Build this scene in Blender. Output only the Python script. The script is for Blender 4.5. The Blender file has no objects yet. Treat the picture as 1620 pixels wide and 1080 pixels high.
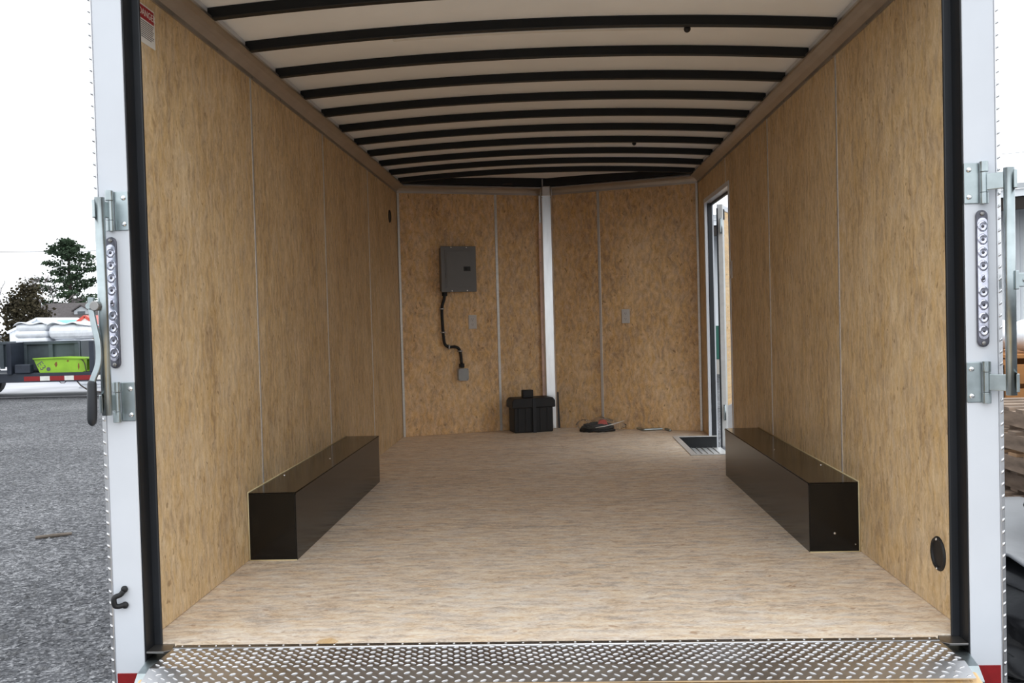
import bpy, math, random
from mathutils import Vector, Matrix
random.seed(7)
scene = bpy.context.scene
COL = scene.collection
PI = math.pi

# ------------------------------------------------------------------ camera
F_PX, CAM = 1474.7, (0.0378, 0.0, 0.955)
YAW, PITCH, ROLL = 0.0455, 0.0253, -0.0266
d = Vector((-math.sin(YAW)*math.cos(PITCH), math.cos(YAW)*math.cos(PITCH), -math.sin(PITCH)))
r = Vector((math.cos(YAW), math.sin(YAW), 0)); u = r.cross(d)
r2 = r*math.cos(ROLL)+u*math.sin(ROLL); u2 = -r*math.sin(ROLL)+u*math.cos(ROLL)
cd = bpy.data.cameras.new('camera'); cam = bpy.data.objects.new('camera', cd); COL.objects.link(cam)
cd.sensor_width = 36; cd.lens = F_PX*36/1620; cd.clip_end = 1000
cam.matrix_world = Matrix(((r2.x, u2.x, -d.x, CAM[0]), (r2.y, u2.y, -d.y, CAM[1]), (r2.z, u2.z, -d.z, CAM[2]), (0, 0, 0, 1)))
scene.camera = cam

# ------------------------------------------------------------------ sky: even bright overcast
w = bpy.data.worlds.new('overcast_sky'); scene.world = w; w.use_nodes = True
nt = w.node_tree; bg = nt.nodes['Background']
tc = nt.nodes.new('ShaderNodeTexCoord'); nz = nt.nodes.new('ShaderNodeTexNoise'); cr = nt.nodes.new('ShaderNodeValToRGB')
nz.inputs['Scale'].default_value = 2.2; nz.inputs['Detail'].default_value = 5
cr.color_ramp.elements[0].position = .3; cr.color_ramp.elements[0].color = (.78, .845, .92, 1)
cr.color_ramp.elements[1].position = .62; cr.color_ramp.elements[1].color = (.96, .985, 1, 1)
nt.links.new(tc.outputs['Generated'], nz.inputs['Vector']); nt.links.new(nz.outputs['Fac'], cr.inputs['Fac'])
nt.links.new(cr.outputs['Color'], bg.inputs['Color']); bg.inputs['Strength'].default_value = 1.0
vs = scene.view_settings
scene.display_settings.display_device = 'sRGB'
vs.view_transform = 'Standard'; vs.look = 'None'; vs.gamma = 1; vs.use_curve_mapping = False
vs.exposure = 1.12
scene.cycles.max_bounces = 14; scene.cycles.diffuse_bounces = 8; scene.cycles.glossy_bounces = 5

# ------------------------------------------------------------------ materials
def srgb(R, G, B):
    f = lambda c: ((c/255+.055)/1.055)**2.4 if c > 10 else c/255/12.92
    return (f(R), f(G), f(B), 1)
def base(name, col=(.5, .5, .5, 1), rough=.5, metal=0., spec=.5):
    m = bpy.data.materials.new(name); m.use_nodes = True
    b = m.node_tree.nodes['Principled BSDF']
    b.inputs['Base Color'].default_value = col; b.inputs['Roughness'].default_value = rough
    b.inputs['Metallic'].default_value = metal; b.inputs['Specular IOR Level'].default_value = spec
    return m, m.node_tree, b
def plain(name, col, rough=.5, metal=0., spec=.5, var=.12, scale=8., bump=0., stretch=(1, 1, 1), rvar=0.):
    """colour with faint mottling, optional bump and gloss variation"""
    m, t, b = base(name, col, rough, metal, spec)
    n, L = t.nodes, t.links
    co = n.new('ShaderNodeTexCoord'); mp = n.new('ShaderNodeMapping'); mp.inputs['Scale'].default_value = stretch
    ns = n.new('ShaderNodeTexNoise'); ns.inputs['Scale'].default_value = scale; ns.inputs['Detail'].default_value = 5
    L.new(co.outputs['Object'], mp.inputs['Vector']); L.new(mp.outputs['Vector'], ns.inputs['Vector'])
    rp = n.new('ShaderNodeValToRGB'); rp.color_ramp.elements[0].position = .3; rp.color_ramp.elements[1].position = .7
    rp.color_ramp.elements[0].color = tuple(c*(1-var) for c in col[:3])+(1,)
    rp.color_ramp.elements[1].color = tuple(min(1, c*(1+var)) for c in col[:3])+(1,)
    L.new(ns.outputs['Fac'], rp.inputs['Fac']); L.new(rp.outputs['Color'], b.inputs['Base Color'])
    if rvar:
        mr = n.new('ShaderNodeMapRange'); mr.inputs['To Min'].default_value = rough-rvar; mr.inputs['To Max'].default_value = rough+rvar
        L.new(ns.outputs['Fac'], mr.inputs['Value']); L.new(mr.outputs['Result'], b.inputs['Roughness'])
    if bump:
        bp = n.new('ShaderNodeBump'); bp.inputs['Strength'].default_value = bump; bp.inputs['Distance'].default_value = .01
        L.new(ns.outputs['Fac'], bp.inputs['Height']); L.new(bp.outputs['Normal'], b.inputs['Normal'])
    return m
def strand_board(name, dark, mid, light, fleck, along, rough=.55, size=1., stretch=12., swirl=.03, contrast=1., var_obj=.04, fine_c=230, strand_c=70, hue=.14, patchw=.24, finew=.34):
    """pressed strand board: fine streaky fibres, pale and dark strands, sparse bark flecks. along = axis of the grain"""
    m, t, b = base(name, mid, rough, 0, .3)
    n, L = t.nodes, t.links
    co = n.new('ShaderNodeTexCoord'); oi = n.new('ShaderNodeObjectInfo')
    off = n.new('ShaderNodeVectorMath'); off.operation = 'ADD'
    sc_ = n.new('ShaderNodeVectorMath'); sc_.operation = 'SCALE'; sc_.inputs['Scale'].default_value = 30
    L.new(oi.outputs['Random'], sc_.inputs[0]); L.new(co.outputs['Object'], off.inputs[0]); L.new(sc_.outputs['Vector'], off.inputs[1])
    wn = n.new('ShaderNodeTexNoise'); wn.inputs['Scale'].default_value = 14/size; wn.inputs['Detail'].default_value = 3
    L.new(off.outputs['Vector'], wn.inputs['Vector'])
    warp = n.new('ShaderNodeVectorMath'); warp.operation = 'MULTIPLY_ADD'; warp.inputs[1].default_value = (swirl,)*3
    L.new(wn.outputs['Color'], warp.inputs[0]); L.new(off.outputs['Vector'], warp.inputs[2])
    def axes(a, q): return tuple(a if i == along else q for i in range(3))
    def noise(a, q, detail, rgh=.6, rot=(0, 0, 0)):
        mp = n.new('ShaderNodeMapping'); mp.inputs['Scale'].default_value = axes(a/size, q/size); mp.inputs['Rotation'].default_value = rot
        L.new(warp.outputs['Vector'], mp.inputs['Vector'])
        x = n.new('ShaderNodeTexNoise'); x.inputs['Scale'].default_value = 1; x.inputs['Detail'].default_value = detail; x.inputs['Roughness'].default_value = rgh
        L.new(mp.outputs['Vector'], x.inputs['Vector']); return x.outputs['Fac']
    fine = noise(fine_c/stretch, fine_c, 3, .7)
    strand = noise(strand_c/stretch, strand_c, 2, .55, (.06, .04, .05))
    strand2 = noise(strand_c*.7/stretch, strand_c*.88, 1.5, .5, (-.14, .16, -.16))
    patch = noise(2.2, 5, 3)
    def mix(a, bb, f):
        k = n.new('ShaderNodeMix'); k.inputs[0].default_value = f; L.new(a, k.inputs[2]); L.new(bb, k.inputs[3]); return k.outputs[0]
    v = mix(mix(mix(strand, strand2, .42), fine, finew), patch, patchw)
    rp = n.new('ShaderNodeValToRGB'); e = rp.color_ramp.elements
    e[0].position = .5-.15/contrast; e[0].color = dark; e[1].position = .5+.15/contrast; e[1].color = light
    k = e.new(.5); k.color = mid
    L.new(v, rp.inputs['Fac'])
    hs = n.new('ShaderNodeHueSaturation')
    mr = n.new('ShaderNodeMapRange'); mr.inputs['From Min'].default_value = .3; mr.inputs['From Max'].default_value = .7; mr.inputs['To Min'].default_value = 1-hue; mr.inputs['To Max'].default_value = 1+hue
    L.new(strand2, mr.inputs['Value']); L.new(mr.outputs['Result'], hs.inputs['Saturation'])
    mv = n.new('ShaderNodeMapRange'); mv.inputs['To Min'].default_value = 1-var_obj; mv.inputs['To Max'].default_value = 1+var_obj
    L.new(oi.outputs['Random'], mv.inputs['Value']); L.new(mv.outputs['Result'], hs.inputs['Value'])
    L.new(rp.outputs['Color'], hs.inputs['Color'])
    # dark bark flecks where a sparse stretched noise peaks
    fk = noise(16 if stretch > 5 else 30, 60, 1, .4, (.3, .25, .35))
    fr = n.new('ShaderNodeMapRange'); fr.inputs['From Min'].default_value = .70; fr.inputs['From Max'].default_value = .76; fr.inputs['To Max'].default_value = .55; L.new(fk, fr.inputs['Value'])
    mx = n.new('ShaderNodeMix'); mx.data_type = 'RGBA'; L.new(fr.outputs['Result'], mx.inputs[0]); L.new(hs.outputs['Color'], mx.inputs[6]); mx.inputs[7].default_value = fleck
    L.new(mx.outputs[2], b.inputs['Base Color'])
    bp = n.new('ShaderNodeBump'); bp.inputs['Strength'].default_value = .1; bp.inputs['Distance'].default_value = .003
    L.new(v, bp.inputs['Height']); L.new(bp.outputs['Normal'], b.inputs['Normal'])
    return m
def gravel():
    m, t, b = base('gravel', (.1, .1, .1, 1), .85, 0, .25); n, L = t.nodes, t.links
    co = n.new('ShaderNodeTexCoord')
    v1 = n.new('ShaderNodeTexVoronoi'); v1.inputs['Scale'].default_value = 38
    v2 = n.new('ShaderNodeTexVoronoi'); v2.inputs['Scale'].default_value = 95
    n1 = n.new('ShaderNodeTexNoise'); n1.inputs['Scale'].default_value = .9; n1.inputs['Detail'].default_value = 6
    for q in (v1, v2, n1): L.new(co.outputs['Object'], q.inputs['Vector'])
    s1 = n.new('ShaderNodeSeparateColor'); L.new(v1.outputs['Color'], s1.inputs['Color'])
    s2 = n.new('ShaderNodeSeparateColor'); L.new(v2.outputs['Color'], s2.inputs['Color'])
    k = n.new('ShaderNodeMix'); k.inputs[0].default_value = .5; L.new(s1.outputs[0], k.inputs[2]); L.new(s2.outputs[0], k.inputs[3])
    k2 = n.new('ShaderNodeMix'); k2.inputs[0].default_value = .32; L.new(k.outputs[0], k2.inputs[2]); L.new(n1.outputs['Fac'], k2.inputs[3])
    rp = n.new('ShaderNodeValToRGB'); e = rp.color_ramp.elements
    e[0].position = .24; e[0].color = (.025, .026, .030, 1); e[1].position = .82; e[1].color = (.33, .33, .34, 1)
    q = e.new(.55); q.color = (.105, .106, .114, 1)
    L.new(k2.outputs[0], rp.inputs['Fac']); L.new(rp.outputs['Color'], b.inputs['Base Color'])
    bp = n.new('ShaderNodeBump'); bp.inputs['Strength'].default_value = .7; bp.inputs['Distance'].default_value = .02
    L.new(v1.outputs['Distance'], bp.inputs['Height']); L.new(bp.outputs['Normal'], b.inputs['Normal'])
    return m

M = {}
M['wall'] = strand_board('wall_strand_board', srgb(162, 133, 95), srgb(200, 173, 134), srgb(222, 200, 166), srgb(126, 96, 62), 2, fine_c=150, strand_c=44, stretch=3.5, swirl=.06, contrast=1.2)
M['nose'] = strand_board('front_strand_board', srgb(156, 121, 82), srgb(209, 173, 129), srgb(238, 210, 170), srgb(116, 82, 48), 2, size=1.5, stretch=2.4, swirl=.08, strand_c=60)
M['floor'] = strand_board('floor_strand_board', srgb(180, 155, 130), srgb(226, 208, 187), srgb(247, 239, 226), srgb(164, 120, 82), 0, rough=.5, size=1.25, stretch=3.2, swirl=.06, strand_c=46, hue=.35, contrast=1.2, patchw=.12, finew=.42)
M['ply'] = strand_board('ramp_plywood', srgb(190, 155, 110), srgb(214, 182, 138), srgb(230, 204, 166), srgb(140, 100, 60), 1, size=1.6)
M['white'] = plain('white_painted_aluminium', (.62, .645, .69, 1), .32, 0, .5, .03, 5)
M['roofwhite'] = plain('white_roof_skin', (.86, .86, .86, 1), .5, 0, .3, .04, 3)
M['black'] = plain('black_painted_steel', (.008, .009, .011, 1), .42, 0, .4, .2, 6)
M['bow'] = plain('black_roof_bow_steel', (.007, .008, .009, 1), .5, 0, .35, .2, 6)
M['rubber'] = plain('black_rubber', (.016, .018, .022, 1), .45, 0, .4, .2, 6)
M['plastic'] = plain('black_plastic', (.010, .010, .011, 1), .55, 0, .4, .15, 20)
M['gloss'] = plain('black_brown_gloss_enamel', (.005, .0045, .004, 1), .16, 0, .36, .15, 3, rvar=.05)
M['alu'] = plain('brushed_aluminium', (.66, .65, .64, 1), .36, .7, .5, .08, 14, stretch=(.3, .3, 6), rvar=.08)
M['oxide'] = plain('mill_finish_aluminium', (.70, .70, .69, 1), .4, .35, .5, .08, 14, rvar=.08)
M['cove'] = plain('dull_aluminium_cove', (.50, .47, .44, 1), .42, 1, .5, .08, 10, rvar=.08)
M['bright'] = plain('diamond_tread_aluminium', (.66, .66, .67, 1), .30, 1, .5, .10, 6, rvar=.06)
M['zinc'] = plain('zinc_plated_steel', (.38, .43, .44, 1), .33, 1, .5, .18, 18, rvar=.1)
M['steel'] = plain('dull_steel', (.30, .29, .28, 1), .4, 1, .5, .15, 12)
M['screw'] = plain('bright_screw', (.75, .75, .75, 1), .25, 1)
M['nosecap'] = plain('scuffed_white_aluminium', (.84, .85, .86, 1), .30, .8, .5, .07, 9, stretch=(3, 3, .6))
M['pine'] = plain('pink_pine_batten', srgb(236, 208, 198), .7, 0, .2, .12, 12)
M['grey'] = plain('grey_enamel', (.165, .168, .170, 1), .42, 0, .4, .04, 10)
M['dgrey'] = plain('dark_latch', (.02, .02, .022, 1), .4)
M['pvc'] = plain('light_grey_plastic', (.34, .355, .36, 1), .5, 0, .4, .04, 12)
M['outlet'] = plain('pale_outlet_plastic', (.56, .53, .50, 1), .4, 0, .4, .03, 12)
M['slot'] = plain('dark_slot', (.10, .09, .085, 1), .6)
M['red'] = plain('red_reflector', (.24, .008, .010, 1), .4, 0, .4, .12, 60)
M['redplastic'] = plain('red_plastic', (.55, .07, .045, 1), .4)
M['stickerwhite'] = plain('sticker_white', (.72, .70, .66, 1), .5, 0, .3, .03)
M['stickerred'] = plain('sticker_red', (.36, .012, .022, 1), .5)
M['ink'] = plain('sticker_ink', (.10, .10, .10, 1), .6)
M['sealant'] = plain('tan_sealant', srgb(206, 190, 150), .6)
M['led'] = plain('clear_lamp_silver', (.52, .52, .60, 1), .14, .9, .5, .2, 70, rvar=.08)
M['lens'] = base('clear_lens', (.92, .92, .97, 1), .06)[0]
_b = M['lens'].node_tree.nodes['Principled BSDF']; _b.inputs['Transmission Weight'].default_value = 1; _b.inputs['IOR'].default_value = 1.45
M['lampbase'] = plain('lamp_base_grey', (.10, .10, .12, 1), .3, .6, .5, .3, 50)
M['gravel'] = gravel()
M['stones'] = plain('grey_stone', (.17, .17, .175, 1), .85, 0, .25, .6, 9)
M['pale_ground'] = plain('pale_concrete', (.44, .44, .46, 1), .9, 0, .2, .22, .7)
M['film'] = base('clear_plastic_film', (.95, .95, .95, 1), .12)[0]
_b = M['film'].node_tree.nodes['Principled BSDF']; _b.inputs['Transmission Weight'].default_value = .95; _b.inputs['IOR'].default_value = 1.05; _b.inputs['Specular IOR Level'].default_value = .6
M['tailgrey'] = plain('dark_grey_blue_steel', (.055, .07, .082, 1), .5, 0, .4, .3, 2.2)
M['railnavy'] = plain('dark_navy_steel', (.022, .028, .042, 1), .5, 0, .4, .25, 4)
M['lime'] = plain('lime_green_paint', (.24, .44, .03, 1), .5, 0, .4, .22, 2.5)
M['shrink'] = plain('white_shrink_wrap', (.78, .80, .84, 1), .25, 0, .6, .1, 6, bump=.6)
M['bluetarp'] = plain('blue_tarp', (.045, .13, .42, 1), .45, 0, .4, .35, 3, bump=.5)
M['skyblue'] = plain('light_blue_sheet', (.17, .52, .68, 1), .5, 0, .4, .15, 2)
M['tapewhite'] = plain('white_reflective_tape', (.72, .70, .66, 1), .4)
M['chain'] = plain('rusty_steel', (.06, .045, .04, 1), .7, .4)
M['roof'] = plain('grey_brown_shingles', (.085, .075, .075, 1), .9, 0, .2, .25, 6, bump=.4)
M['siding'] = plain('pale_grey_siding', (.46, .48, .50, 1), .7, 0, .3, .05, 3)
M['glassdark'] = plain('dark_window_glass', (.05, .06, .07, 1), .12)
M['bark'] = plain('tree_bark', (.06, .05, .045, 1), .9, 0, .2, .3, 12)
M['twig'] = plain('bare_twig', (.16, .14, .14, 1), .9, 0, .2, .2, 3)
M['needle'] = plain('pine_needles', (.040, .066, .036, 1), .8, 0, .2, .45, 1.2)
M['yew'] = plain('brown_green_foliage', (.040, .033, .018, 1), .85, 0, .2, .5, 1.5)
M['shedwhite'] = plain('white_metal_siding', (.76, .79, .82, 1), .45, 0, .4, .03, 1)
M['shedgreen'] = plain('dark_green_siding', (.012, .105, .075, 1), .45, 0, .4, .06, 1)
M['soffit'] = plain('dark_brown_soffit', (.02, .014, .011, 1), .8)
M['conc'] = plain('tan_concrete', (.40, .37, .33, 1), .9, 0, .2, .1, 2)
M['pallet'] = plain('weathered_pallet_wood', (.27, .20, .15, 1), .85, 0, .2, .35, 6, stretch=(1, 1, 4), bump=.3)
M['pallet2'] = plain('fresh_pallet_wood', (.45, .28, .16, 1), .8, 0, .2, .25, 6, stretch=(1, 1, 4), bump=.3)
M['crate'] = plain('orange_brown_timber', (.34, .155, .055, 1), .75, 0, .2, .25, 5, bump=.2)
M['slate'] = plain('grey_tarp', (.22, .225, .235, 1), .55, 0, .4, .2, 3, bump=.4)
M['blackwrap'] = plain('black_plastic_wrap', (.012, .012, .014, 1), .32, 0, .6, .3, 6, bump=.8)
M['wire'] = plain('overhead_wire', (.08, .08, .09, 1), .7)
M['stake'] = plain('grey_wood_stake', (.17, .14, .115, 1), .9, 0, .2, .2, 20)
M['rust'] = plain('rust_stain', (.20, .09, .03, 1), .9)

# ------------------------------------------------------------------ mesh helpers
class MB:
    def __init__(s): s.v, s.f = [], []
    def add(s, vs_, fs):
        o = len(s.v); s.v += [tuple(p) for p in vs_]; s.f += [tuple(i+o for i in q) for q in fs]; return s
    def box(s, x0, x1, y0, y1, z0, z1):
        return s.add([(x0,y0,z0),(x1,y0,z0),(x1,y1,z0),(x0,y1,z0),(x0,y0,z1),(x1,y0,z1),(x1,y1,z1),(x0,y1,z1)],
                     [(0,3,2,1),(4,5,6,7),(0,1,5,4),(1,2,6,5),(2,3,7,6),(3,0,4,7)])
    def prism(s, poly, h0, h1, axis=2):
        """extrude a 2D polygon along an axis (poly holds the two other coordinates in order)"""
        def P(p, h): return (h, p[0], p[1]) if axis == 0 else (p[0], h, p[1]) if axis == 1 else (p[0], p[1], h)
        n = len(poly)
        return s.add([P(p, h0) for p in poly]+[P(p, h1) for p in poly],
                     [tuple(range(n))[::-1], tuple(range(n, 2*n))]+[(i, (i+1) % n, n+(i+1) % n, n+i) for i in range(n)])
    def tube(s, path, rad, n=10, closed=False):
        path = [Vector(p) for p in path]; k = len(path); rings = []
        rr = rad if isinstance(rad, (list, tuple)) else [rad]*k
        prev = None
        for i, p in enumerate(path):
            if closed: t = (path[(i+1) % k]-path[i-1]).normalized()
            else: t = (path[min(i+1, k-1)]-path[max(i-1, 0)]).normalized()
            if prev is None:
                a = Vector((0, 0, 1)) if abs(t.z) < .9 else Vector((1, 0, 0)); e1 = t.cross(a).normalized()
            else: e1 = (prev-t*prev.dot(t)).normalized()
            prev = e1; e2 = t.cross(e1)
            rings.append([p+(e1*math.cos(2*PI*j/n)+e2*math.sin(2*PI*j/n))*rr[i] for j in range(n)])
        vs_ = [q for rg in rings for q in rg]; fs = []
        for i in range(k if closed else k-1):
            a, b = i*n, ((i+1) % k)*n
            fs += [(a+j, a+(j+1) % n, b+(j+1) % n, b+j) for j in range(n)]
        if not closed: fs += [tuple(range(n))[::-1], tuple((k-1)*n+j for j in range(n))]
        return s.add(vs_, fs)
    def cyl(s, p0, p1, rad, n=16): return s.tube([p0, p1], rad, n)
    def ball(s, c, rx, ry=None, rz=None, nu=12, nv=8):
        ry = ry or rx; rz = rz or rx
        vs_ = [(c[0], c[1], c[2]-rz)]; fs = []
        for i in range(1, nv):
            a = -PI/2+PI*i/nv
            for j in range(nu): vs_.append((c[0]+rx*math.cos(a)*math.cos(2*PI*j/nu), c[1]+ry*math.cos(a)*math.sin(2*PI*j/nu), c[2]+rz*math.sin(a)))
        vs_.append((c[0], c[1], c[2]+rz)); top = len(vs_)-1
        for j in range(nu):
            fs.append((0, 1+(j+1) % nu, 1+j)); fs.append((top, top-nu+j, top-nu+(j+1) % nu))
            for i in range(nv-2):
                a, b = 1+i*nu, 1+(i+1)*nu; fs.append((a+j, a+(j+1) % nu, b+(j+1) % nu, b+j))
        return s.add(vs_, fs)
    def build(s, name, mat, parent=None, bevel=0., smooth=False, segs=2, **kw):
        me = bpy.data.meshes.new(name); me.from_pydata(s.v, [], s.f); me.update()
        me.materials.append(mat)
        if smooth: me.polygons.foreach_set('use_smooth', [True]*len(me.polygons))
        return link(name, me, parent, bevel, segs, **kw)
def link(name, me, parent=None, bevel=0., segs=2, **kw):
    o = bpy.data.objects.new(name, me); COL.objects.link(o); o.parent = parent
    if bevel:
        b = o.modifiers.new('bevel', 'BEVEL'); b.width = bevel; b.segments = segs; b.limit_method = 'ANGLE'; b.angle_limit = .6
    for k_, v_ in kw.items():
        if k_ == 'loc': o.location = v_
        elif k_ == 'rot': o.rotation_euler = v_
        else: o[k_] = v_
    return o
def tag(o, label, cat, group=None, kind=None):
    o['label'] = label; o['category'] = cat
    if group: o['group'] = group
    if kind: o['kind'] = kind
    return o
def struct(o, label=None, cat=None):
    o['kind'] = 'structure'
    if label: o['label'] = label
    if cat: o['category'] = cat
    return o
def thing(name, label, cat, loc=(0, 0, 0), rz=0., group=None):
    o = bpy.data.objects.new(name, None); COL.objects.link(o); o.location = loc; o.rotation_euler = (0, 0, rz); o.empty_display_size = .1
    return tag(o, label, cat, group)
def hollow(name, label, cat, loc=(0, 0, 0), rz=0.):
    o = bpy.data.objects.new(name, None); COL.objects.link(o); o.location = loc; o.rotation_euler = (0, 0, rz)
    return struct(o, label, cat)
def text_mesh(txt, size, align='CENTER'):
    cu = bpy.data.curves.new('lettering', 'FONT'); cu.body = txt; cu.size = size; cu.align_x = align; cu.align_y = 'CENTER'; cu.extrude = .0004
    o = bpy.data.objects.new('lettering', cu); COL.objects.link(o)
    bpy.context.view_layer.update()
    me = bpy.data.meshes.new_from_object(o.evaluated_get(bpy.context.evaluated_depsgraph_get()))
    bpy.data.objects.remove(o); return me
_screw = {}
def screw(parent, p, normal, rad=.006, mat='screw'):
    """domed screw head"""
    key = (rad, mat)
    if key not in _screw:
        b = MB(); n = 10; prof = [(1, 0), (.95, .35), (.7, .6), (.3, .68)]
        vs_ = [(rad*a*math.cos(2*PI*j/n), rad*a*math.sin(2*PI*j/n), rad*h) for a, h in prof for j in range(n)]
        fs = [(i*n+j, i*n+(j+1) % n, (i+1)*n+(j+1) % n, (i+1)*n+j) for i in range(3) for j in range(n)]+[tuple(3*n+j for j in range(n))]
        b.add(vs_, fs); me = bpy.data.meshes.new('screw'); me.from_pydata(b.v, [], b.f); me.materials.append(M[mat]); _screw[key] = me
    o = bpy.data.objects.new('screw', _screw[key]); COL.objects.link(o); o.parent = parent; o.location = p
    o.rotation_euler = Vector(normal).to_track_quat('Z', 'Y').to_euler(); return o

# ================================================================== trailer shell
W = 1.22                       # half width between the wall linings
YR, YC, YN = 2.68, 7.57, 8.05  # rear face, front corners, nose apex
HC = 2.0                       # lower edge of the cove trim
GZ = -0.55                     # yard level
S1, S2, S3 = 3.915, 5.145, 6.385
ANG = math.atan2(YN-YC, W); CA = math.cos(ANG)
SX0, SY0, SY1 = .945, 6.29, 7.25    # step well opening

# floor with V nose and the notch for the step well
fl = MB(); outline = [(-1.27, 2.752), (-1.135, 2.752), (-1.112, 2.70), (1.112, 2.70), (1.135, 2.752), (1.27, 2.752), (1.27, SY0), (SX0, SY0), (SX0, SY1), (1.27, SY1), (1.27, YC), (0, YN+.03), (-1.27, YC)]
fl.prism(outline, -.03, 0)
floor = struct(fl.build('floor', M['floor']), 'pale strand board floor of the trailer', 'floor')
sub = MB()
sub.box(-1.2, -1.1, 2.8, 7.5, -.18, -.032); sub.box(.82, .92, 2.8, 7.5, -.18, -.032)
for y in [2.75+.6*i for i in range(8)]: sub.box(-1.1, .82, y, y+.06, -.13, -.032)
sub.build('light_block_subframe', M['black'], floor)  # unseen underframe, put in to block light below the floor

def wall_panels(parent, x, sgn, spans, mat):
    for (y0, y1, z0, z1) in spans:
        b = MB(); xs = sorted((x, x+sgn*.012)); b.box(xs[0], xs[1], y0+.002, y1-.002, z0, z1); b.build('wall_panel', mat, parent, .0015, segs=1)
def seam(parent, x, sgn, y, z0, z1, wd=.015):
    b = MB(); xs = sorted((x-sgn*.0025, x+sgn*.004)); b.box(xs[0], xs[1], y-wd/2, y+wd/2, z0, z1); b.build('seam_strip', M['alu'], parent, .001, segs=1)
# left wall
sk = MB(); sk.box(-1.285, -1.272, 2.70, YC+.03, -.25, 2.07)
wl = struct(sk.build('wall_left', M['white']), 'left trailer wall lined with tan strand board panels', 'wall')
wall_panels(wl, -W, -1, [(2.756, S1, .001, 2.05), (S1, S2, .001, 2.05), (S2, S3, .001, 2.05), (S3, YC+.02, .001, 2.05)], M['wall'])
for y in (S1, S2, S3): seam(wl, -W, -1, y, .001, 2.0)
# right wall with the side door opening
DY0, DY1, DZ = 6.294, 7.264, 1.80
sk = MB(); sk.box(1.272, 1.285, 2.70, DY0, -.25, 2.07); sk.box(1.272, 1.285, DY1, YC+.03, -.25, 2.07); sk.box(1.272, 1.285, DY0, DY1, DZ, 2.07)
sk.box(1.272, 1.285, DY0, DY1, -.25, -.14)
wr = struct(sk.build('wall_right', M['white']), 'right trailer wall lined with tan strand board panels', 'wall')
wall_panels(wr, W, 1, [(2.756, S1, .001, 2.05), (S1, S2, .001, 2.05), (S2, DY0, .001, 2.05)], M['wall'])
b = MB(); b.prism([(DY0, DZ), (DY1, DZ), (DY1, .001), (YC+.02, .001), (YC+.02, 2.05), (DY0, 2.05)], W, W+.012, 0); b.build('wall_panel', M['wall'], wr)
for y in (S1, S2): seam(wr, W, 1, y, .001, 2.0)
seam(wr, W, 1, S3, DZ, 2.0, .008)
b = MB()   # aluminium lining of the door opening
b.box(1.216, 1.239, DY1-.004, DY1+.03, -.02, DZ+.03); b.box(1.215, 1.285, DY0-.03, DY0+.002, 0, DZ+.03); b.box(1.215, 1.285, DY0, DY1, DZ-.004, DZ+.03)
b.build('door_frame', M['white'], wr, .002)
b = MB(); b.box(1.239, 1.274, DY1-.010, DY1+.03, -.10, DZ); b.build('door_seal', M['rubber'], wr, .004)
b = MB(); b.box(1.262, 1.283, DY0, DY1, DZ-.02, DZ-.004); b.build('door_seal', M['rubber'], wr, .004)
# V nose walls, built flat and turned
def nose_wall(name, label, loc, rz, flip):
    L_ = W/CA
    root = MB(); root.box(-.03, L_+.03, .045, .058, -.25, 2.12)
    o = struct(root.build(name, M['white'], None, loc=loc, rot=(0, 0, rz)), label, 'wall')
    s_ = .432/CA
    cut = L_-s_ if not flip else s_
    for a, c in ((0, cut), (cut, L_)):
        b = MB(); b.box(a+.002, c-.002, 0, .012, .001, 2.05); b.build('wall_panel', M['nose'], o, .0015, segs=1)
    b = MB(); b.box(cut-.011, cut+.011, -.004, .002, .001, 2.0); b.build('seam_strip', M['alu'], o, .001, segs=1)
    xe = .012 if not flip else L_-.012
    b = MB(); b.box(xe-.010, xe+.010, -.006, .001, .001, 2.0); b.build('corner_strip', M['alu'], o, .002, segs=1)
    return o
nl = nose_wall('wall_front_left', 'front left nose wall of strand board carrying the grey breaker box', (-W, YC, 0), ANG, False)
nr = nose_wall('wall_front_right', 'front right nose wall of strand board beside the side door', (0, YN, 0), -ANG, True)

# nose post cover: folded white sheet, with a pine batten edge on its left
nc = hollow('trim_1', 'scuffed white metal cover in the nose corner', 'trim', (0, 0, 0))
b = MB(); b.prism([(-.052, 7.985), (-.04, 7.966), (.036, 7.966), (.048, 7.985), (.048, 8.03), (-.052, 8.03)], .001, 2.045); b.build('post_cover', M['nosecap'], nc, .003)
b = MB(); b.prism([(-.074, 7.992), (-.053, 7.985), (-.053, 8.01), (-.074, 8.01)], .001, 1.76); b.build('batten', M['pine'], nc, .001)
b = MB(); b.box(-.066, -.054, 7.980, 7.992, 1.76, 1.99); b.build('edge_strip', M['alu'], nc)
for z in (1.62, 1.42, 1.0, .72, .45): screw(nc, (-.064, 7.988, z), (0, -1, 0), .004, 'steel')
for x in (-.038, .034): screw(nc, (x, 7.9655, 1.97), (0, -1, 0), .004, 'steel')
b = MB(); b.prism([(-.046, 7.97), (.042, 7.97), (.042, 7.955), (.03, 7.943), (-.034, 7.943), (-.046, 7.955)], 1.985, 2.062); b.build('cove_joint', M['cove'], nc, .004)

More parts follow.
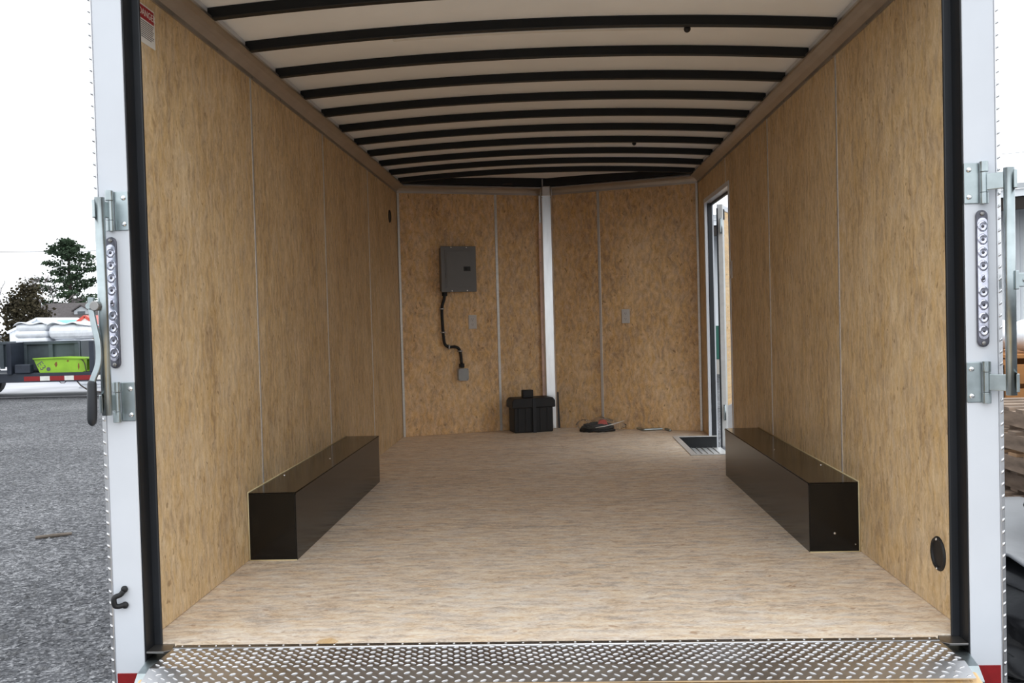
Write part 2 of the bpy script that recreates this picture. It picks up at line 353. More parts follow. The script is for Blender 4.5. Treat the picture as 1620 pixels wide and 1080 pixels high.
# cove trims (extruded aluminium, concave face) along the walls
COVE = [(0, -.004), (.006, -.004), (.007, .012), (.014, .019), (.026, .030), (.042, .040), (.060, .046), (.070, .046), (.070, .056), (0, .056)]
def cove(name, label, ends):
    """ends: list of two (origin, inward direction) in plan"""
    vs_ = []
    for (o_, dr) in ends:
        for a, h in COVE: vs_.append((o_[0]+dr[0]*a, o_[1]+dr[1]*a, HC+h))
    n = len(COVE); b = MB()
    b.add(vs_, [(i, (i+1) % n, n+(i+1) % n, n+i) for i in range(n)]+[tuple(range(n))[::-1], tuple(range(n, 2*n))])
    return struct(b.build(name, M['cove'], smooth=False), label, 'trim')
mt = math.tan(ANG/2)     # mitre at the front corners
mi = (1, -math.tan((PI/2-ANG)/2))
t2 = cove('trim_2', 'aluminium cove trim along the top of the left wall', [((-W, 2.76), (1, 0)), ((-W, YC), mi)])
t3 = cove('trim_3', 'aluminium cove trim along the top of the right wall', [((W, YC), (-1, mi[1])), ((W, 2.76), (-1, 0))])
t4 = cove('trim_4', 'aluminium cove trim above the front left nose wall', [((-W, YC), mi), ((0, YN), (0, -1/CA))])
t5 = cove('trim_5', 'aluminium cove trim above the front right nose wall', [((0, YN), (0, -1/CA)), ((W, YC), (-1, mi[1]))])
for y in [3.1+.41*i for i in range(11)]:
    screw(t2, (-W+.0075, y, HC), (1, 0, .1), .004, 'steel'); screw(t3, (W-.0075, y, HC), (-1, 0, .1), .004, 'steel')

# roof skin and roof bows
def zr(x): return 2.132-.044*(x/1.15)**2
b = MB(); rows = [2.68, 4, 5.5, 7.0, YC, 7.62, 7.75, 7.9, 8.0, YN+.07]; NXR = 24
for y in rows:
    hw = min(1.285, max(.03, W*(YN+.085-y)/(YN-YC)))
    for i in range(NXR+1):
        x = hw*(2*i/NXR-1); b.v.append((x, y, zr(x)))
b.f = [(j*(NXR+1)+i, (j+1)*(NXR+1)+i, (j+1)*(NXR+1)+i+1, j*(NXR+1)+i+1) for j in range(len(rows)-1) for i in range(NXR)]
ceil = struct(b.build('ceiling', M['roofwhite'], smooth=True), 'white arched roof skin above black roof bows', 'ceiling')
so = ceil.modifiers.new('thick', 'SOLIDIFY'); so.thickness = .02; so.offset = -1
def bow_mesh():
    b = MB(); n = 32; hh, dd = .039, .034; X = 1.17
    for i in range(n+1):
        x = X*(2*i/n-1); z = zr(x)-.001
        b.v += [(x, 0, z), (x, dd, z), (x, dd, z-hh), (x, 0, z-hh)]
    for i in range(n):
        for j in range(4): b.f.append((i*4+j, i*4+(j+1) % 4, (i+1)*4+(j+1) % 4, (i+1)*4+j))
    b.f += [(3, 2, 1, 0), tuple(n*4+j for j in range(4))]
    me = bpy.data.meshes.new('roof_bow'); me.from_pydata(b.v, [], b.f); me.materials.append(M['bow']); return me
bm_ = bow_mesh()
for k in range(12):
    o = link('roof_bow', bm_, ceil, .003, 1); o.location = (0, 2.887+.4064*k, 0)
for s_ in (-1, 1):    # headers over the nose walls
    b = MB(); a0, a1 = (s_*1.17, YC-.10), (s_*.0, YN-.09)
    dx, dy = a1[0]-a0[0], a1[1]-a0[1]; l = math.hypot(dx, dy); nx, ny = -dy/l*.035, dx/l*.035
    n = 12
    for i in range(n+1):
        t = i/n; x, y = a0[0]+dx*t, a0[1]+dy*t; z = zr(x)
        b.v += [(x, y, z), (x+nx*-s_, y+ny*-s_, z), (x+nx*-s_, y+ny*-s_, 2.062), (x, y, 2.062)]
    for i in range(n):
        for j in range(4): b.f.append((i*4+j, i*4+(j+1) % 4, (i+1)*4+(j+1) % 4, (i+1)*4+j))
    b.f += [(3, 2, 1, 0), tuple(n*4+j for j in range(4))]
    b.build('nose_header', M['bow'], ceil)
for s_ in (-1, 1): b = MB(); b.box(min(s_*1.165, s_*1.285), max(s_*1.165, s_*1.285), 2.72, YC, 2.056, 2.13); b.build('top_rail', M['white'], ceil)  # unseen boxes added to stop light leaking in between walls and roof
b = MB(); b.box(-.037, -.026, 7.92, 7.928, 2.063, 2.12); b.build('nose_strut', M['steel'], ceil)
b = MB(); b.box(-.36, -.28, 7.80, 7.806, 2.066, 2.078); b.build('bracket', M['chain'], ceil)
# white wire covers taped under two bows, each ending in a black grommet
for (yb, x0, x1, lab, zd) in ((2.887+.4064*2, -.58, .58, 'long white wire cover strip under a near roof bow', 0), (2.887+.4064*8, -.59, .58, 'white wire cover strip under a far roof bow near the nose', 0)):
    t = thing('wire_cover', lab, 'wire cover', (0, yb+.045, 0))
    b = MB(); n = 12
    for i in range(n+1):
        x = x0+(x1-x0)*i/n; z = zr(x)-.031; b.v += [(x, -.010, z-.012), (x, .016, z-.012), (x, .016, z-.002), (x, -.010, z-.002)]
    for i in range(n):
        for j in range(4): b.f.append((i*4+j, i*4+(j+1) % 4, (i+1)*4+(j+1) % 4, (i+1)*4+j))
    b.f += [(3, 2, 1, 0), tuple(n*4+j for j in range(4))]
    b.build('strip', M['stickerwhite'], t, .003)
    z = zr(x1)-.042; b = MB(); b.ball((x1+.014, .004, z), .014); b.build('grommet', M['plastic'], t, smooth=True)

# ------------------------------------------------------------------ rear frame
def rear_post(s_, name, label):
    o = hollow(name, label, 'post')
    xs = lambda a, c: sorted((s_*a, s_*c))
    b = MB(); b.box(*xs(1.197, 1.284), YR, YR+.07, -.42, 2.029); b.build('post', M['white'], o, .002)
    b = MB(); b.box(*xs(1.284, 1.297), YR-.003, YR+.10, -.42, 2.16); b.build('tread_corner', M['bright'], o, .003)
    lug = MB()
    z = -.4; k = 0
    while z < 2.12:
        for (cx, cy, nrm) in ((1.2975, YR+.012, 0), (1.2975, YR+.045, 0), (1.2975, YR+.08, 0), (1.2905, YR-.0035, 1)):
            tilt = .011*(1 if (k+nrm) % 2 else -1); zz = z+(.017 if cy > YR+.03 and cy < YR+.06 else 0)
            if nrm == 0: p0, p1 = (s_*cx, cy-.006, zz-tilt), (s_*cx, cy+.006, zz+tilt)
            else: p0, p1 = (s_*(cx-.004), cy, zz-.006), (s_*(cx+.004), cy, zz+.006)
            m_ = [(p0[i]+p1[i])/2 for i in range(3)]
            lug.tube([p0, m_, p1], [.0006, .0042, .0006], 6)
        z += .034; k += 1
    lug.build('tread_lugs', M['bright'], o, smooth=True, kind='stuff')
    # black jamb with inner stop and seal
    b = MB(); b.box(*xs(1.193, 1.26), YR+.004, YR+.072, -.16, 2.028); b.build('jamb', M['black'], o)
    b = MB(); b.box(*xs(1.171, 1.26), YR+.064, YR+.075, -.005, 2.028); b.build('jamb_stop', M['rubber'], o, .003)
    # red reflector at the foot of the post
    z0, z1 = -.20, -.066
    pol = [(s_*1.279, z0), (s_*1.279, z1), (s_*1.200, z1), (s_*1.225, z1-.05), (s_*1.24, z0)]
    if s_ < 0: pol = [(-1.279, z0), (-1.279, z1), (-1.21, z1), (-1.21, z0)]
    else: pol = pol[::-1]
    b = MB(); b.prism(pol, YR-.003, YR+.001, 1); b.build('reflector', M['red'], o, label='dark red reflector')
    # sill bracket at the jamb foot
    b = MB(); b.prism([(s_*1.193, 2.752), (s_*1.135, 2.752), (s_*1.120, 2.70), (s_*1.14, 2.684), (s_*1.193, 2.684)][::s_], -.010, -.004); b.build('sill_bracket', M['steel'], o, .001)
    b = MB(); b.prism([(2.75, -.03), (2.684, -.03), (2.62, -.045), (2.585, -.075), (2.585, -.09), (2.75, -.09)], min(s_*1.138, s_*1.193), max(s_*1.138, s_*1.193), 0); b.build('sill_end', M['zinc'], o, .002)
    return o
rear_post(-1, 'trim_6', 'white rear post at the left edge of the opening, edged with tread plate')
rear_post(1, 'trim_7', 'white rear post at the right edge of the opening, edged with tread plate')
hd = hollow('trim_8', 'white rear header above the opening', 'trim')
b = MB(); b.box(-1.284, 1.284, YR, YR+.08, 2.03, 2.17); b.build('header', M['white'], hd, .003)
b = MB(); b.box(-1.195, 1.195, YR+.004, YR+.075, 1.99, 2.035); b.build('jamb', M['black'], hd)

# tread plate flap over the sill: flat part, bend, short part lying on the ramp
SL = math.radians(17); FY = 2.53
def flap_pt(x, v, h=0):      # v = distance from the hinge along the plate
    L0 = 2.686-FY
    if v <= L0: return (x, 2.686-v, .004+h)
    q = v-L0; return (x, FY-q*math.cos(SL)-h*math.sin(SL), .004-q*math.sin(SL)+h*math.cos(SL))
tp = thing('threshold_flap', 'bright diamond tread plate flap hinged across the rear sill', 'flap')
b = MB(); L0 = 2.686-FY; LE = L0+.072
def half(v): return 1.112+.004*min(1, v/L0)
vs_ = []
for v in (0, L0*.5, L0, LE):
    for h in (0, -.004): vs_ += [flap_pt(-half(v), v, h), flap_pt(half(v), v, h)]
b.v = vs_
for i in range(3):
    a, c = 4*i, 4*(i+1)
    b.f += [(a, c, c+1, a+1), (a+2, a+3, c+3, c+2), (a, a+2, c+2, c), (a+1, c+1, c+3, a+3)]
b.f += [(0, 1, 3, 2), (12, 14, 15, 13)]
b.build('plate', M['bright'], tp)
lug = MB(); v = .012; row = 0; P_ = .0345
while v < LE-.004:
    for kind in (0, 1):
        vv = v+kind*P_/2
        if vv > LE-.006: continue
        x = -1.2+(.5*P_ if kind else 0)+row*.004
        while x < 1.2:
            if abs(x) < half(vv)-.008:
                sx = .0088; sv = .0050 if kind else -.0034
                lug.tube([flap_pt(x-sx, vv-sv, .0002), flap_pt(x-sx*.45, vv-sv*.45, .0012), flap_pt(x+sx*.45, vv+sv*.45, .0012), flap_pt(x+sx, vv+sv, .0002)], [.0004, .0023, .0023, .0004] if not kind else [.0003, .0017, .0017, .0003], 6)
            x += P_
    v += P_; row += 1
lug.build('diamond_lugs', M['bright'], tp, smooth=True, kind='stuff')
b = MB(); b.box(-1.112, 1.112, 2.687, 2.712, .0005, .0055); b.build('hinge_strip', M['steel'], tp, .001)
b = MB(); b.cyl((-1.112, 2.687, .004), (1.112, 2.687, .004), .0035, 8); b.build('hinge_pin', M['bright'], tp, smooth=True)
for i in range(44): screw(tp, (-1.09+i*.0507, 2.701, .0055), (0, 0, 1), .004)
# lowered ramp
rp_ = thing('ramp_door', 'lowered plywood ramp below the tread plate sill', 'ramp', (0, 2.515, -.012)); rp_.rotation_euler = (SL, 0, 0)
LR = 1.72
b = MB(); b.box(-1.105, 1.105, -LR, 0, -.035, -.006); b.build('ramp_panel', M['ply'], rp_)
for s_ in (-1, 1):
    b = MB(); b.box(min(s_*1.105, s_*1.137), max(s_*1.105, s_*1.137), -LR, -.005, -.04, -.004); b.build('edge_board', M['ply'], rp_, .006)
b = MB(); b.box(-1.137, 1.137, -LR-.03, -LR, -.035, -.008); b.build('end_plate', M['bright'], rp_)

# ================================================================== fittings inside
def wheel_box(s_, label):
    t = thing('wheel_box', label, 'wheel box', (s_*W, 3.70, 0), 0, 'wheel boxes')
    LB, BW, BH = 1.795, .198, .276; S = -s_
    X = lambda a, c: sorted((S*a, S*c))
    b = MB(); b.box(*X(.001, BW), 0, LB, BH-.003, BH); b.build('top_panel', M['gloss'], t, .0015)
    b = MB(); b.box(*X(BW-.003, BW), 0.002, LB-.002, .0, BH-.004); b.build('side_panel', M['gloss'], t, .001)
    for y in (.0, LB-.003): b = MB(); b.box(*X(.001, BW-.003), y, y+.003, 0, BH-.004); b.build('end_panel', M['gloss'], t, .001)
    b = MB(); b.box(*X(BW-.0035, BW+.0025), -.0015, LB, BH-.010, BH-.0035); b.build('folded_lip', M['gloss'], t, .001)
    se = MB(); se.tube([(S*.004, -.002, .002), (S*.004, -.002, BH+.001), (S*.004, LB, BH+.001)], .0032, 6); se.tube([(S*.003, -.003, .002), (S*BW, -.003, .002)], .0028, 6)
    se.build('sealant_bead', M['sealant'], t, smooth=True)
    if s_ > 0:
        screw(t, (S*.10, -.0005, .075), (0, -1, 0), .005); screw(t, (S*.02, -.0005, .03), (0, -1, 0), .003)
    screw(t, (S*.03, .42, BH), (0, 0, 1), .005); screw(t, (S*.12, .9, BH), (0, 0, 1), .004)
    return t
wheel_box(-1, 'glossy black metal wheel box along the left wall'); wheel_box(1, 'glossy black metal wheel box along the right wall')

def on_nose_left(X_, z): return ((X_+W)/CA, z)
# breaker box
cx, cz = on_nose_left(-.768, 1.368)
P0 = Vector((-W+cx*CA, YC+cx*math.sin(ANG), cz))
bk = thing('breaker_box', 'grey electrical breaker box on the front left wall', 'breaker box', P0, ANG)
b = MB(); b.box(-.142, .142, -.085, 0, -.178, .178); b.build('cabinet', M['grey'], bk, .004)
b = MB(); b.box(-.150, .150, -.094, -.0855, -.188, .188); b.build('cover', M['grey'], bk, .004)
b = MB(); b.box(-.116, .118, -.0975, -.0945, -.158, .158); b.build('door_surround', M['grey'], bk, .002)
b = MB(); b.box(-.104, .108, -.1015, -.098, -.148, .148); b.build('door', M['grey'], bk, .003)
b = MB(); b.box(.040, .098, -.1055, -.102, -.018, .020); la = b.build('latch', M['dgrey'], bk, .002)
b = MB(); b.box(.050, .068, -.109, -.106, -.010, .012); b.build('latch_slide', M['black'], la, .001)
for x in (-.062, .068):
    for z in (-.178, .178): screw(bk, (x, -.0945, z), (0, -1, 0), .006)
for z in (.07, -.05): b = MB(); b.cyl((-.112, -.0985, z-.02), (-.112, -.0985, z+.02), .0035, 8); b.build('hinge', M['grey'], bk, smooth=True)
# conduit
def nl_pt(X_, z, off): s_ = (X_+W)/CA; return Vector((-W+s_*CA+off*math.sin(ANG), YC+s_*math.sin(ANG)-off*CA, z))
pts = [(-.868, 1.178), (-.872, 1.13), (-.889, 1.07), (-.893, 1.0), (-.890, .90), (-.886, .82), (-.880, .765), (-.862, .735), (-.835, .727), (-.80, .728), (-.772, .716), (-.756, .685), (-.750, .64), (-.747, .585)]
# smooth the run
def smooth_path(p, n=4):
    out = []
    for i in range(len(p)-1):
        a, b_, c, e = p[max(i-1, 0)], p[i], p[i+1], p[min(i+2, len(p)-1)]
        for k in range(n):
            t = k/n; out.append(tuple(.5*((2*b_[j])+(c[j]-a[j])*t+(2*a[j]-5*b_[j]+4*c[j]-e[j])*t*t+(3*b_[j]-a[j]-3*c[j]+e[j])*t**3) for j in range(len(b_))))
    out.append(p[-1]); return out
cdt = thing('cable_conduit', 'black flexible cable run clipped below the breaker box', 'cable')
b = MB(); b.tube([nl_pt(x, z, .02) for x, z in smooth_path(pts)], .0125, 8); b.build('cable', M['plastic'], cdt, smooth=True)
for (x, z0, z1) in ((-.868, 1.15, 1.192), (-.747, .552, .585)):
    b = MB(); b.tube([nl_pt(x, z0, .024), nl_pt(x, z1, .024)], .023, 10); b.build('gland', M['plastic'], cdt, .002)
for (x, z, hz) in ((-.893, 1.045, 0), (-.888, .85, 0), (-.845, .728, 1), (-.757, .69, 0)):
    b = MB(); q = nl_pt(x, z, 0); b.v = []
    b.box(-.020 if not hz else -.006, .020 if not hz else .006, -.034, -.002, -.006 if not hz else -.02, .006 if not hz else .02)
    b.build('clip', M['steel'], cdt, .004, loc=q, rot=(0, 0, ANG)); screw(cdt, nl_pt(x, z, .035), (math.sin(ANG), -CA, 0), .005)
jb = thing('junction_box', 'small light grey junction box at the lower end of the black cable', 'junction box', nl_pt(-.742, .495, 0), ANG)
b = MB(); b.box(-.042, .042, -.05, 0, -.05, .05); b.build('body', M['pvc'], jb, .008)
b = MB(); b.prism([(-.044, -.038), (-.034, -.052), (.034, -.052), (.044, -.038), (.044, .04), (.034, .052), (-.034, .052), (-.044, .04)], -.056, -.0505, 1); b.build('cover', M['pvc'], jb, .002)
for x in (-.034, .034):
    for z in (-.04, .04): screw(jb, (x, -.0562, z), (0, -1, 0), .004, 'steel')
# outlets and switch
def wall_plate(loc, rz, label, switch=False):
    t = thing('light_switch' if switch else 'power_outlet', label, 'switch' if switch else 'outlet', loc, rz, None if switch else 'wall outlets')
    b = MB(); b.box(-.035, .035, -.007, 0, -.058, .058); b.build('cover_plate', M['outlet'], t, .003)
    if switch:
        b = MB(); b.box(-.016, .016, -.012, -.0072, -.033, .033); b.build('rocker', M['outlet'], t, .002)
    else:
        for z in (-.022, .022):
            b = MB(); b.prism([(-.015, z-.010), (-.009, z-.015), (.009, z-.015), (.015, z-.010), (.015, z+.010), (.009, z+.015), (-.009, z+.015), (-.015, z+.010)], -.0095, -.0072, 1)
            f_ = b.build('receptacle', M['outlet'], t, .001)
            for x, hh in ((-.006, .005), (.006, .004)): b = MB(); b.box(x-.0013, x+.0013, -.0102, -.0097, z-hh+.003, z+hh+.003); b.build('slot', M['slot'], f_)
            b = MB(); b.cyl((0, -.0102, z-.008), (0, -.0097, z-.008), .0025, 8); b.build('slot', M['slot'], f_)
    screw(t, (0, -.0072, 0.0 if not switch else .048), (0, -1, 0), .003)
    return t
wall_plate(nl_pt(-.645, .930, 0), ANG, 'pale power outlet to the lower right of the grey breaker box')
wall_plate((.637, YN-.637*math.tan(ANG), .944), -ANG, 'pale power outlet on the front right nose wall')
wall_plate((W, 6.235, 1.235), -PI/2, 'pale light switch on the right wall beside the side door', True)
# round plates
def vent(x, y, z, sgn, rad, label, deep):
    t = thing('vent_plate', label, 'vent', (x, y, z), sgn*PI/2, 'round black wall plates')
    b = MB(); n = 28
    prof = [(1, 0), (1, -.002), (.93, -.007), (.80, -.006), (.76, -.0015), (.0, -.0015)]
    for a, yy in prof[:-1]:
        for j in range(n): b.v.append((rad*a*math.cos(2*PI*j/n), yy, rad*a*math.sin(2*PI*j/n)))
    for i in range(len(prof)-2):
        for j in range(n): b.f.append((i*n+j, i*n+(j+1) % n, (i+1)*n+(j+1) % n, (i+1)*n+j))
    b.f.append(tuple((len(prof)-2)*n+j for j in range(n)))
    b.build('plate', M['plastic'], t, smooth=False)
    if deep:
        for z_ in (-.85, .85): screw(t, (0, -.0068, rad*z_), (0, -1, 0), .005)
    return t
vent(W, 2.950, .184, -1, .054, 'round black plate with two screws low on the right wall by the rear post', True)
vent(-W, 7.226, 1.77, 1, .050, 'small round black plate high on the left wall near the front corner', False)
# warning sticker
ws_ = thing('warning_sticker', 'white warning sticker with a red band high on the left wall', 'sticker', (-W+.0006, 2.91, 1.905), PI/2)
b = MB(); b.box(-.055, .055, -.0006, 0, -.062, .060); b.build('sheet', M['stickerwhite'], ws_)
b = MB(); b.box(-.050, .050, -.0009, -.0006, .014, .055); b.build('red_band', M['stickerred'], ws_)
o = link('lettering', text_mesh('DANGER', .030), ws_); o.location = (.0, -.0010, .034); o.rotation_euler = (PI/2, 0, 0); o.data.materials.append(M['stickerwhite'])
b = MB()
for i in range(9): b.box(-.048, .046-(.018 if i == 8 else .004*(i % 3)), -.0009, -.0006, .006-i*.0062, .0088-i*.0062)
b.build('print_lines', M['ink'], ws_, kind='stuff')

# black battery box
bb = thing('battery_box', 'black plastic battery box standing on the floor in the nose', 'battery box', (-.318, 7.655, 0), math.radians(17))
b = MB(); b.box(.012, .348, .01, .188, .0, .215); b.build('body', M['plastic'], bb, .010)
for i in range(5): b = MB(); b.box(.045+i*.062, .062+i*.062, .005, .0095, .02, .20); b.build('rib', M['plastic'], bb, .002)
b = MB(); b.prism([(-.006, .205), (.366, .205), (.366, .262), (.345, .287), (.015, .287), (-.006, .262)], -.004, .20, 1); b.build('lid', M['plastic'], bb, .008)
b = MB(); b.box(.10, .19, .04, .10, .287, .352); b.build('vent_cap', M['plastic'], bb, .006)
b = MB(); b.box(.168, .196, -.008, -.0045, .0, .287); b.build('strap', M['rubber'], bb, .001)
# black strip leaning in the nose corner
b = MB(); b.prism([(.052, .001), (.070, .001), (.061, .31), (.050, .31)], 7.985, 7.997, 1); o = b.build('rubber_strip', M['rubber'], None, .002)
tag(o, 'narrow black strip standing against the nose wall beside the battery box', 'strip')
# bag of hardware
hb = thing('hardware_bag', 'clear plastic bag of black cable and a red part on the floor', 'bag', (.375, 7.70, 0))
b = MB()
for k, (ra, rb, z) in enumerate(((.135, .07, .014), (.12, .06, .034), (.10, .05, .052))):
    b.tube([(ra*math.cos(2*PI*i/24)+.006*math.sin(5*i+k), rb*math.sin(2*PI*i/24), z+.004*math.sin(3*i+k)) for i in range(24)], .0125, 7, True)
b.build('black_cable', M['plastic'], hb, smooth=True)
b = MB(); b.prism([(.00, .055), (.085, .055), (.072, .092), (.045, .10), (.012, .094)], -.045, -.01, 1); b.build('red_part', M['redplastic'], hb, .006)
b = MB(); b.tube([(-.02, -.075, .04), (.05, -.08, .05), (.13, -.06, .065), (.22, -.03, .088)], [.003, .004, .004, .002], 6); b.build('white_tie', M['stickerwhite'], hb, smooth=True)
b = MB(); b.ball((0, 0, .052), .17, .10, .052, 28, 12)
b.v = [(x*(1+.07*math.sin(9*y*20+x*31)), y*(1+.10*math.sin(x*44+2)), max(.0012, z*(1+.16*math.sin(x*37+y*23)))) for x, y, z in b.v]
b.v = [(x+(.05*max(0, x-.05)/.1), y, z) for x, y, z in b.v]
b.build('plastic_film', M['film'], hb, smooth=True)
# crank handle
b = MB(); b.tube(smooth_path([(.690, 7.83, .010), (.722, 7.745, .010), (.745, 7.672, .010), (.78, 7.672, .010), (.84, 7.685, .010), (.90, 7.70, .010), (.925, 7.70, .010), (.942, 7.66, .010), (.958, 7.585, .010)], 4), .010, 10)
ck = b.build('crank_handle', M['zinc'], None, smooth=True); tag(ck, 'bent steel crank handle lying on the floor near the step well', 'crank handle')
# wood chip on the floor
b = MB(); b.prism([(-.695, 2.716), (-.645, 2.714), (-.632, 2.742), (-.66, 2.765), (-.69, 2.748)], .001, .004); tag(b.build('wood_chip', M['ply'], None), 'small thin tan wood chip lying against the sill strip', 'wood chip')

# step well at the side door
sw = thing('step_well', 'recessed side door step with ribbed aluminium tread', 'step')
x0, x1, y0, y1, D = SX0, 1.272, SY0, SY1, -.088
b = MB(); b.prism([(x0-.012, y0-.012), (x1, y0-.012), (x1, y0+.022), (x0+.03, y0+.022), (x0+.03, y1-.03), (x1, y1-.03), (x1, y1+.012), (x0-.012, y1+.012)], .0005, .005); b.build('edge_frame', M['oxide'], sw, .001)
b = MB(); b.box(x0+.001, x0+.004, y0+.001, y1-.001, D, 0); b.build('riser', M['black'], sw)
b = MB(); b.box(x0+.004, x1, y1-.005, y1-.001, D, 0); b.build('riser', M['black'], sw)
b = MB(); b.box(x0+.004, x1, y0+.001, y0+.005, D, 0); b.build('riser', M['black'], sw)
b = MB(); b.box(x0+.001, x1+.03, y0+.001, y1-.001, D-.006, D); b.build('tread', M['oxide'], sw)
for i in range(7):
    xx = x0+.04+i*.042; b = MB(); b.tube([(xx, y0+.02, D+.001), (xx, y1-.02, D+.001)], .006, 6); b.build('tread_rib', M['oxide'], sw, smooth=True)

# side door leaf swung open against the nose
dl = hollow('door_1', 'open side door of the trailer with a tan inner panel', 'door', (1.347, DY1+.012, 0), math.radians(158))
# local: leaf runs along -y from the hinge, inner face towards -x
DL, ZB, ZT = .96, -.085, 1.79
b = MB(); b.box(0, .036, -DL, 0, ZB, ZT); b.build('leaf', M['white'], dl, .004)
b = MB(); b.box(-.004, 0, -DL+.05, -.05, ZB+.31, ZT-.05); b.build('inner_panel', M['ply'], dl, .001)
b = MB(); b.box(-.005, 0, -DL+.05, -.05, ZB+.03, ZB+.31); b.build('kick_plate', M['alu'], dl, .001)
b = MB(); b.box(-.010, 0, -.05, -.008, ZB, ZT); b.build('edge_frame', M['alu'], dl, .003)
b = MB(); b.box(-.010, 0, -DL+.008, -.05, ZT-.05, ZT-.008); b.build('edge_frame', M['white'], dl, .003)
b = MB(); b.box(-.011, .027, -.05, .003, ZB, ZT-.002); b.build('edge_stile', M['oxide'], dl, .003)
b = MB(); b.box(.027, .038, -.010, .006, ZB-.01, ZT-.03); b.build('seal', M['rubber'], dl, .003)
b = MB(); b.box(-.018, -.010, -.045, -.016, ZT-.12, ZT-.04); b.build('corner_block', M['rubber'], dl, .003)
for z in (.18, 1.62):
    b = MB(); b.box(-.004, .004, .006, .055, z-.05, z+.05); h_ = b.build('hinge', M['zinc'], dl, .002)
    b = MB(); b.cyl((.0, .012, z-.06), (.0, .012, z+.06), .009, 10); b.build('hinge_pin', M['zinc'], h_, smooth=True)

# ================================================================== hardware on the rear posts
def bar_lock(s_, label, tube_x, handle):
    t = thing('bar_lock', label, 'bar lock', (0, 0, 0), 0, 'bar locks on the rear posts')
    yf = YR
    for zc in (1.297, .739):
        xs = sorted((s_*1.195, s_*1.236))
        b = MB(); b.box(xs[0], xs[1], yf-.004, yf, zc-.057, zc+.057); pl = b.build('hinge_plate', M['zinc'], t, .0018)
        for dz in (-.038, .038): screw(pl, (s_*1.208, yf-.004, zc+dz), (0, -1, 0), .0075)
        xk = s_*1.246
        for (a, c) in ((-.059, -.028), (.030, .059)):
            b = MB(); b.cyl((xk, yf-.012, zc+a), (xk, yf-.012, zc+c), .0115, 14); b.build('knuckle', M['zinc'], t, .001, smooth=False)
        b = MB(); b.cyl((xk, yf-.012, zc-.0265), (xk, yf-.012, zc+.0285), .0105, 14); b.build('barrel', M['zinc'], t)
        # swung arm from the hinge barrel to the bar
        ax, ay = tube_x, 2.62
        dx, dy = ax-xk, ay-(yf-.012); l = math.hypot(dx, dy); nx, ny = -dy/l*.004, dx/l*.004
        b = MB(); b.prism([(xk+nx, yf-.012+ny), (ax+nx, ay+ny), (ax-nx, ay-ny), (xk-nx, yf-.012-ny)][::1], zc-.022, zc+.024); b.build('arm', M['zinc'], t, .002)
        # strap wrapped round the outer side of the bar
        b = MB(); pr = []
        for i in range(7):
            an = -PI*.42+PI*.95*i/6; pr.append((ax+s_*.0165*math.cos(an), ay+.0165*math.sin(an)))
        for i in range(6, -1, -1):
            an = -PI*.42+PI*.95*i/6; pr.append((ax+s_*.0205*math.cos(an), ay+.0205*math.sin(an)))
        b.prism(pr, zc-.024, zc+.026); b.build('strap', M['zinc'], t, .001)
    b = MB(); b.cyl((tube_x, 2.62, .706), (tube_x, 2.62, 1.330), .0142, 18); br = b.build('bar', M['zinc'], t, smooth=False)
    br.data.polygons.foreach_set('use_smooth', [len(p.vertices) == 4 for p in br.data.polygons])
    handle(t)
    return t
def lever(path, wd, th):
    """flat bar following a path in the x-z plane at depth y"""
    b = MB(); n = len(path)
    for i, (x, y, z) in enumerate(path):
        a, c = path[max(i-1, 0)], path[min(i+1, n-1)]
        tx, tz = c[0]-a[0], c[2]-a[2]; l = math.hypot(tx, tz); px, pz = -tz/l*wd/2, tx/l*wd/2
        b.v += [(x+px, y-th/2, z+pz), (x-px, y-th/2, z-pz), (x-px, y+th/2, z-pz), (x+px, y+th/2, z+pz)]
    for i in range(n-1):
        for j in range(4): b.f.append((i*4+j, i*4+(j+1) % 4, (i+1)*4+(j+1) % 4, (i+1)*4+j))
    b.f += [(3, 2, 1, 0), tuple((n-1)*4+j for j in range(4))]; return b
def left_handle(t):
    pa = smooth_path([(-1.276, 2.598, 1.045), (-1.276, 2.598, 1.01), (-1.268, 2.596, .965), (-1.258, 2.594, .92), (-1.256, 2.592, .87), (-1.262, 2.590, .84), (-1.274, 2.588, .81), (-1.276, 2.588, .78)], 3)
    lever(pa, .017, .010).build('lever', M['zinc'], t, .002)
    b = MB(); b.tube([(-1.276, 2.588, .808), (-1.2775, 2.588, .80), (-1.2785, 2.587, .74), (-1.2795, 2.586, .70), (-1.2795, 2.586, .687), (-1.2795, 2.586, .680)], [.010, .0125, .0135, .0135, .011, .004], 12); b.build('grip', M['rubber'], t, smooth=True, label='black rubber grip')
    b = MB(); b.cyl((-1.262, 2.585, 1.02), (-1.262, 2.606, 1.02), .014, 14); b.build('pivot_bolt', M['steel'], t, .002)
    b = MB(); b.cyl((-1.279, 2.586, 1.02), (-1.279, 2.606, 1.02), .009, 12); b.build('pivot_washer', M['zinc'], t, .001)
def right_handle(t):
    b = MB(); b.box(1.302, 1.62, 2.604, 2.613, 1.003, 1.041); b.build('lever', M['zinc'], t, .002)
    b = MB(); b.box(1.296, 1.306, 2.600, 2.618, .996, 1.048); b.build('weld_lug', M['zinc'], t, .002)
    screw(t, (1.325, 2.603, 1.022), (0, -1, 0), .008)
    b = MB(); b.tube([(1.52, 2.608, 1.022), (1.60, 2.608, 1.022), (1.66, 2.608, 1.022)], [.013, .0135, .010], 12); b.build('grip', M['rubber'], t, smooth=True, label='black rubber grip')
bar_lock(-1, 'zinc bar lock with a black handle grip on the left rear post', -1.252, left_handle)
bar_lock(1, 'zinc bar lock with its lever swung outward on the right rear post', 1.291, right_handle)

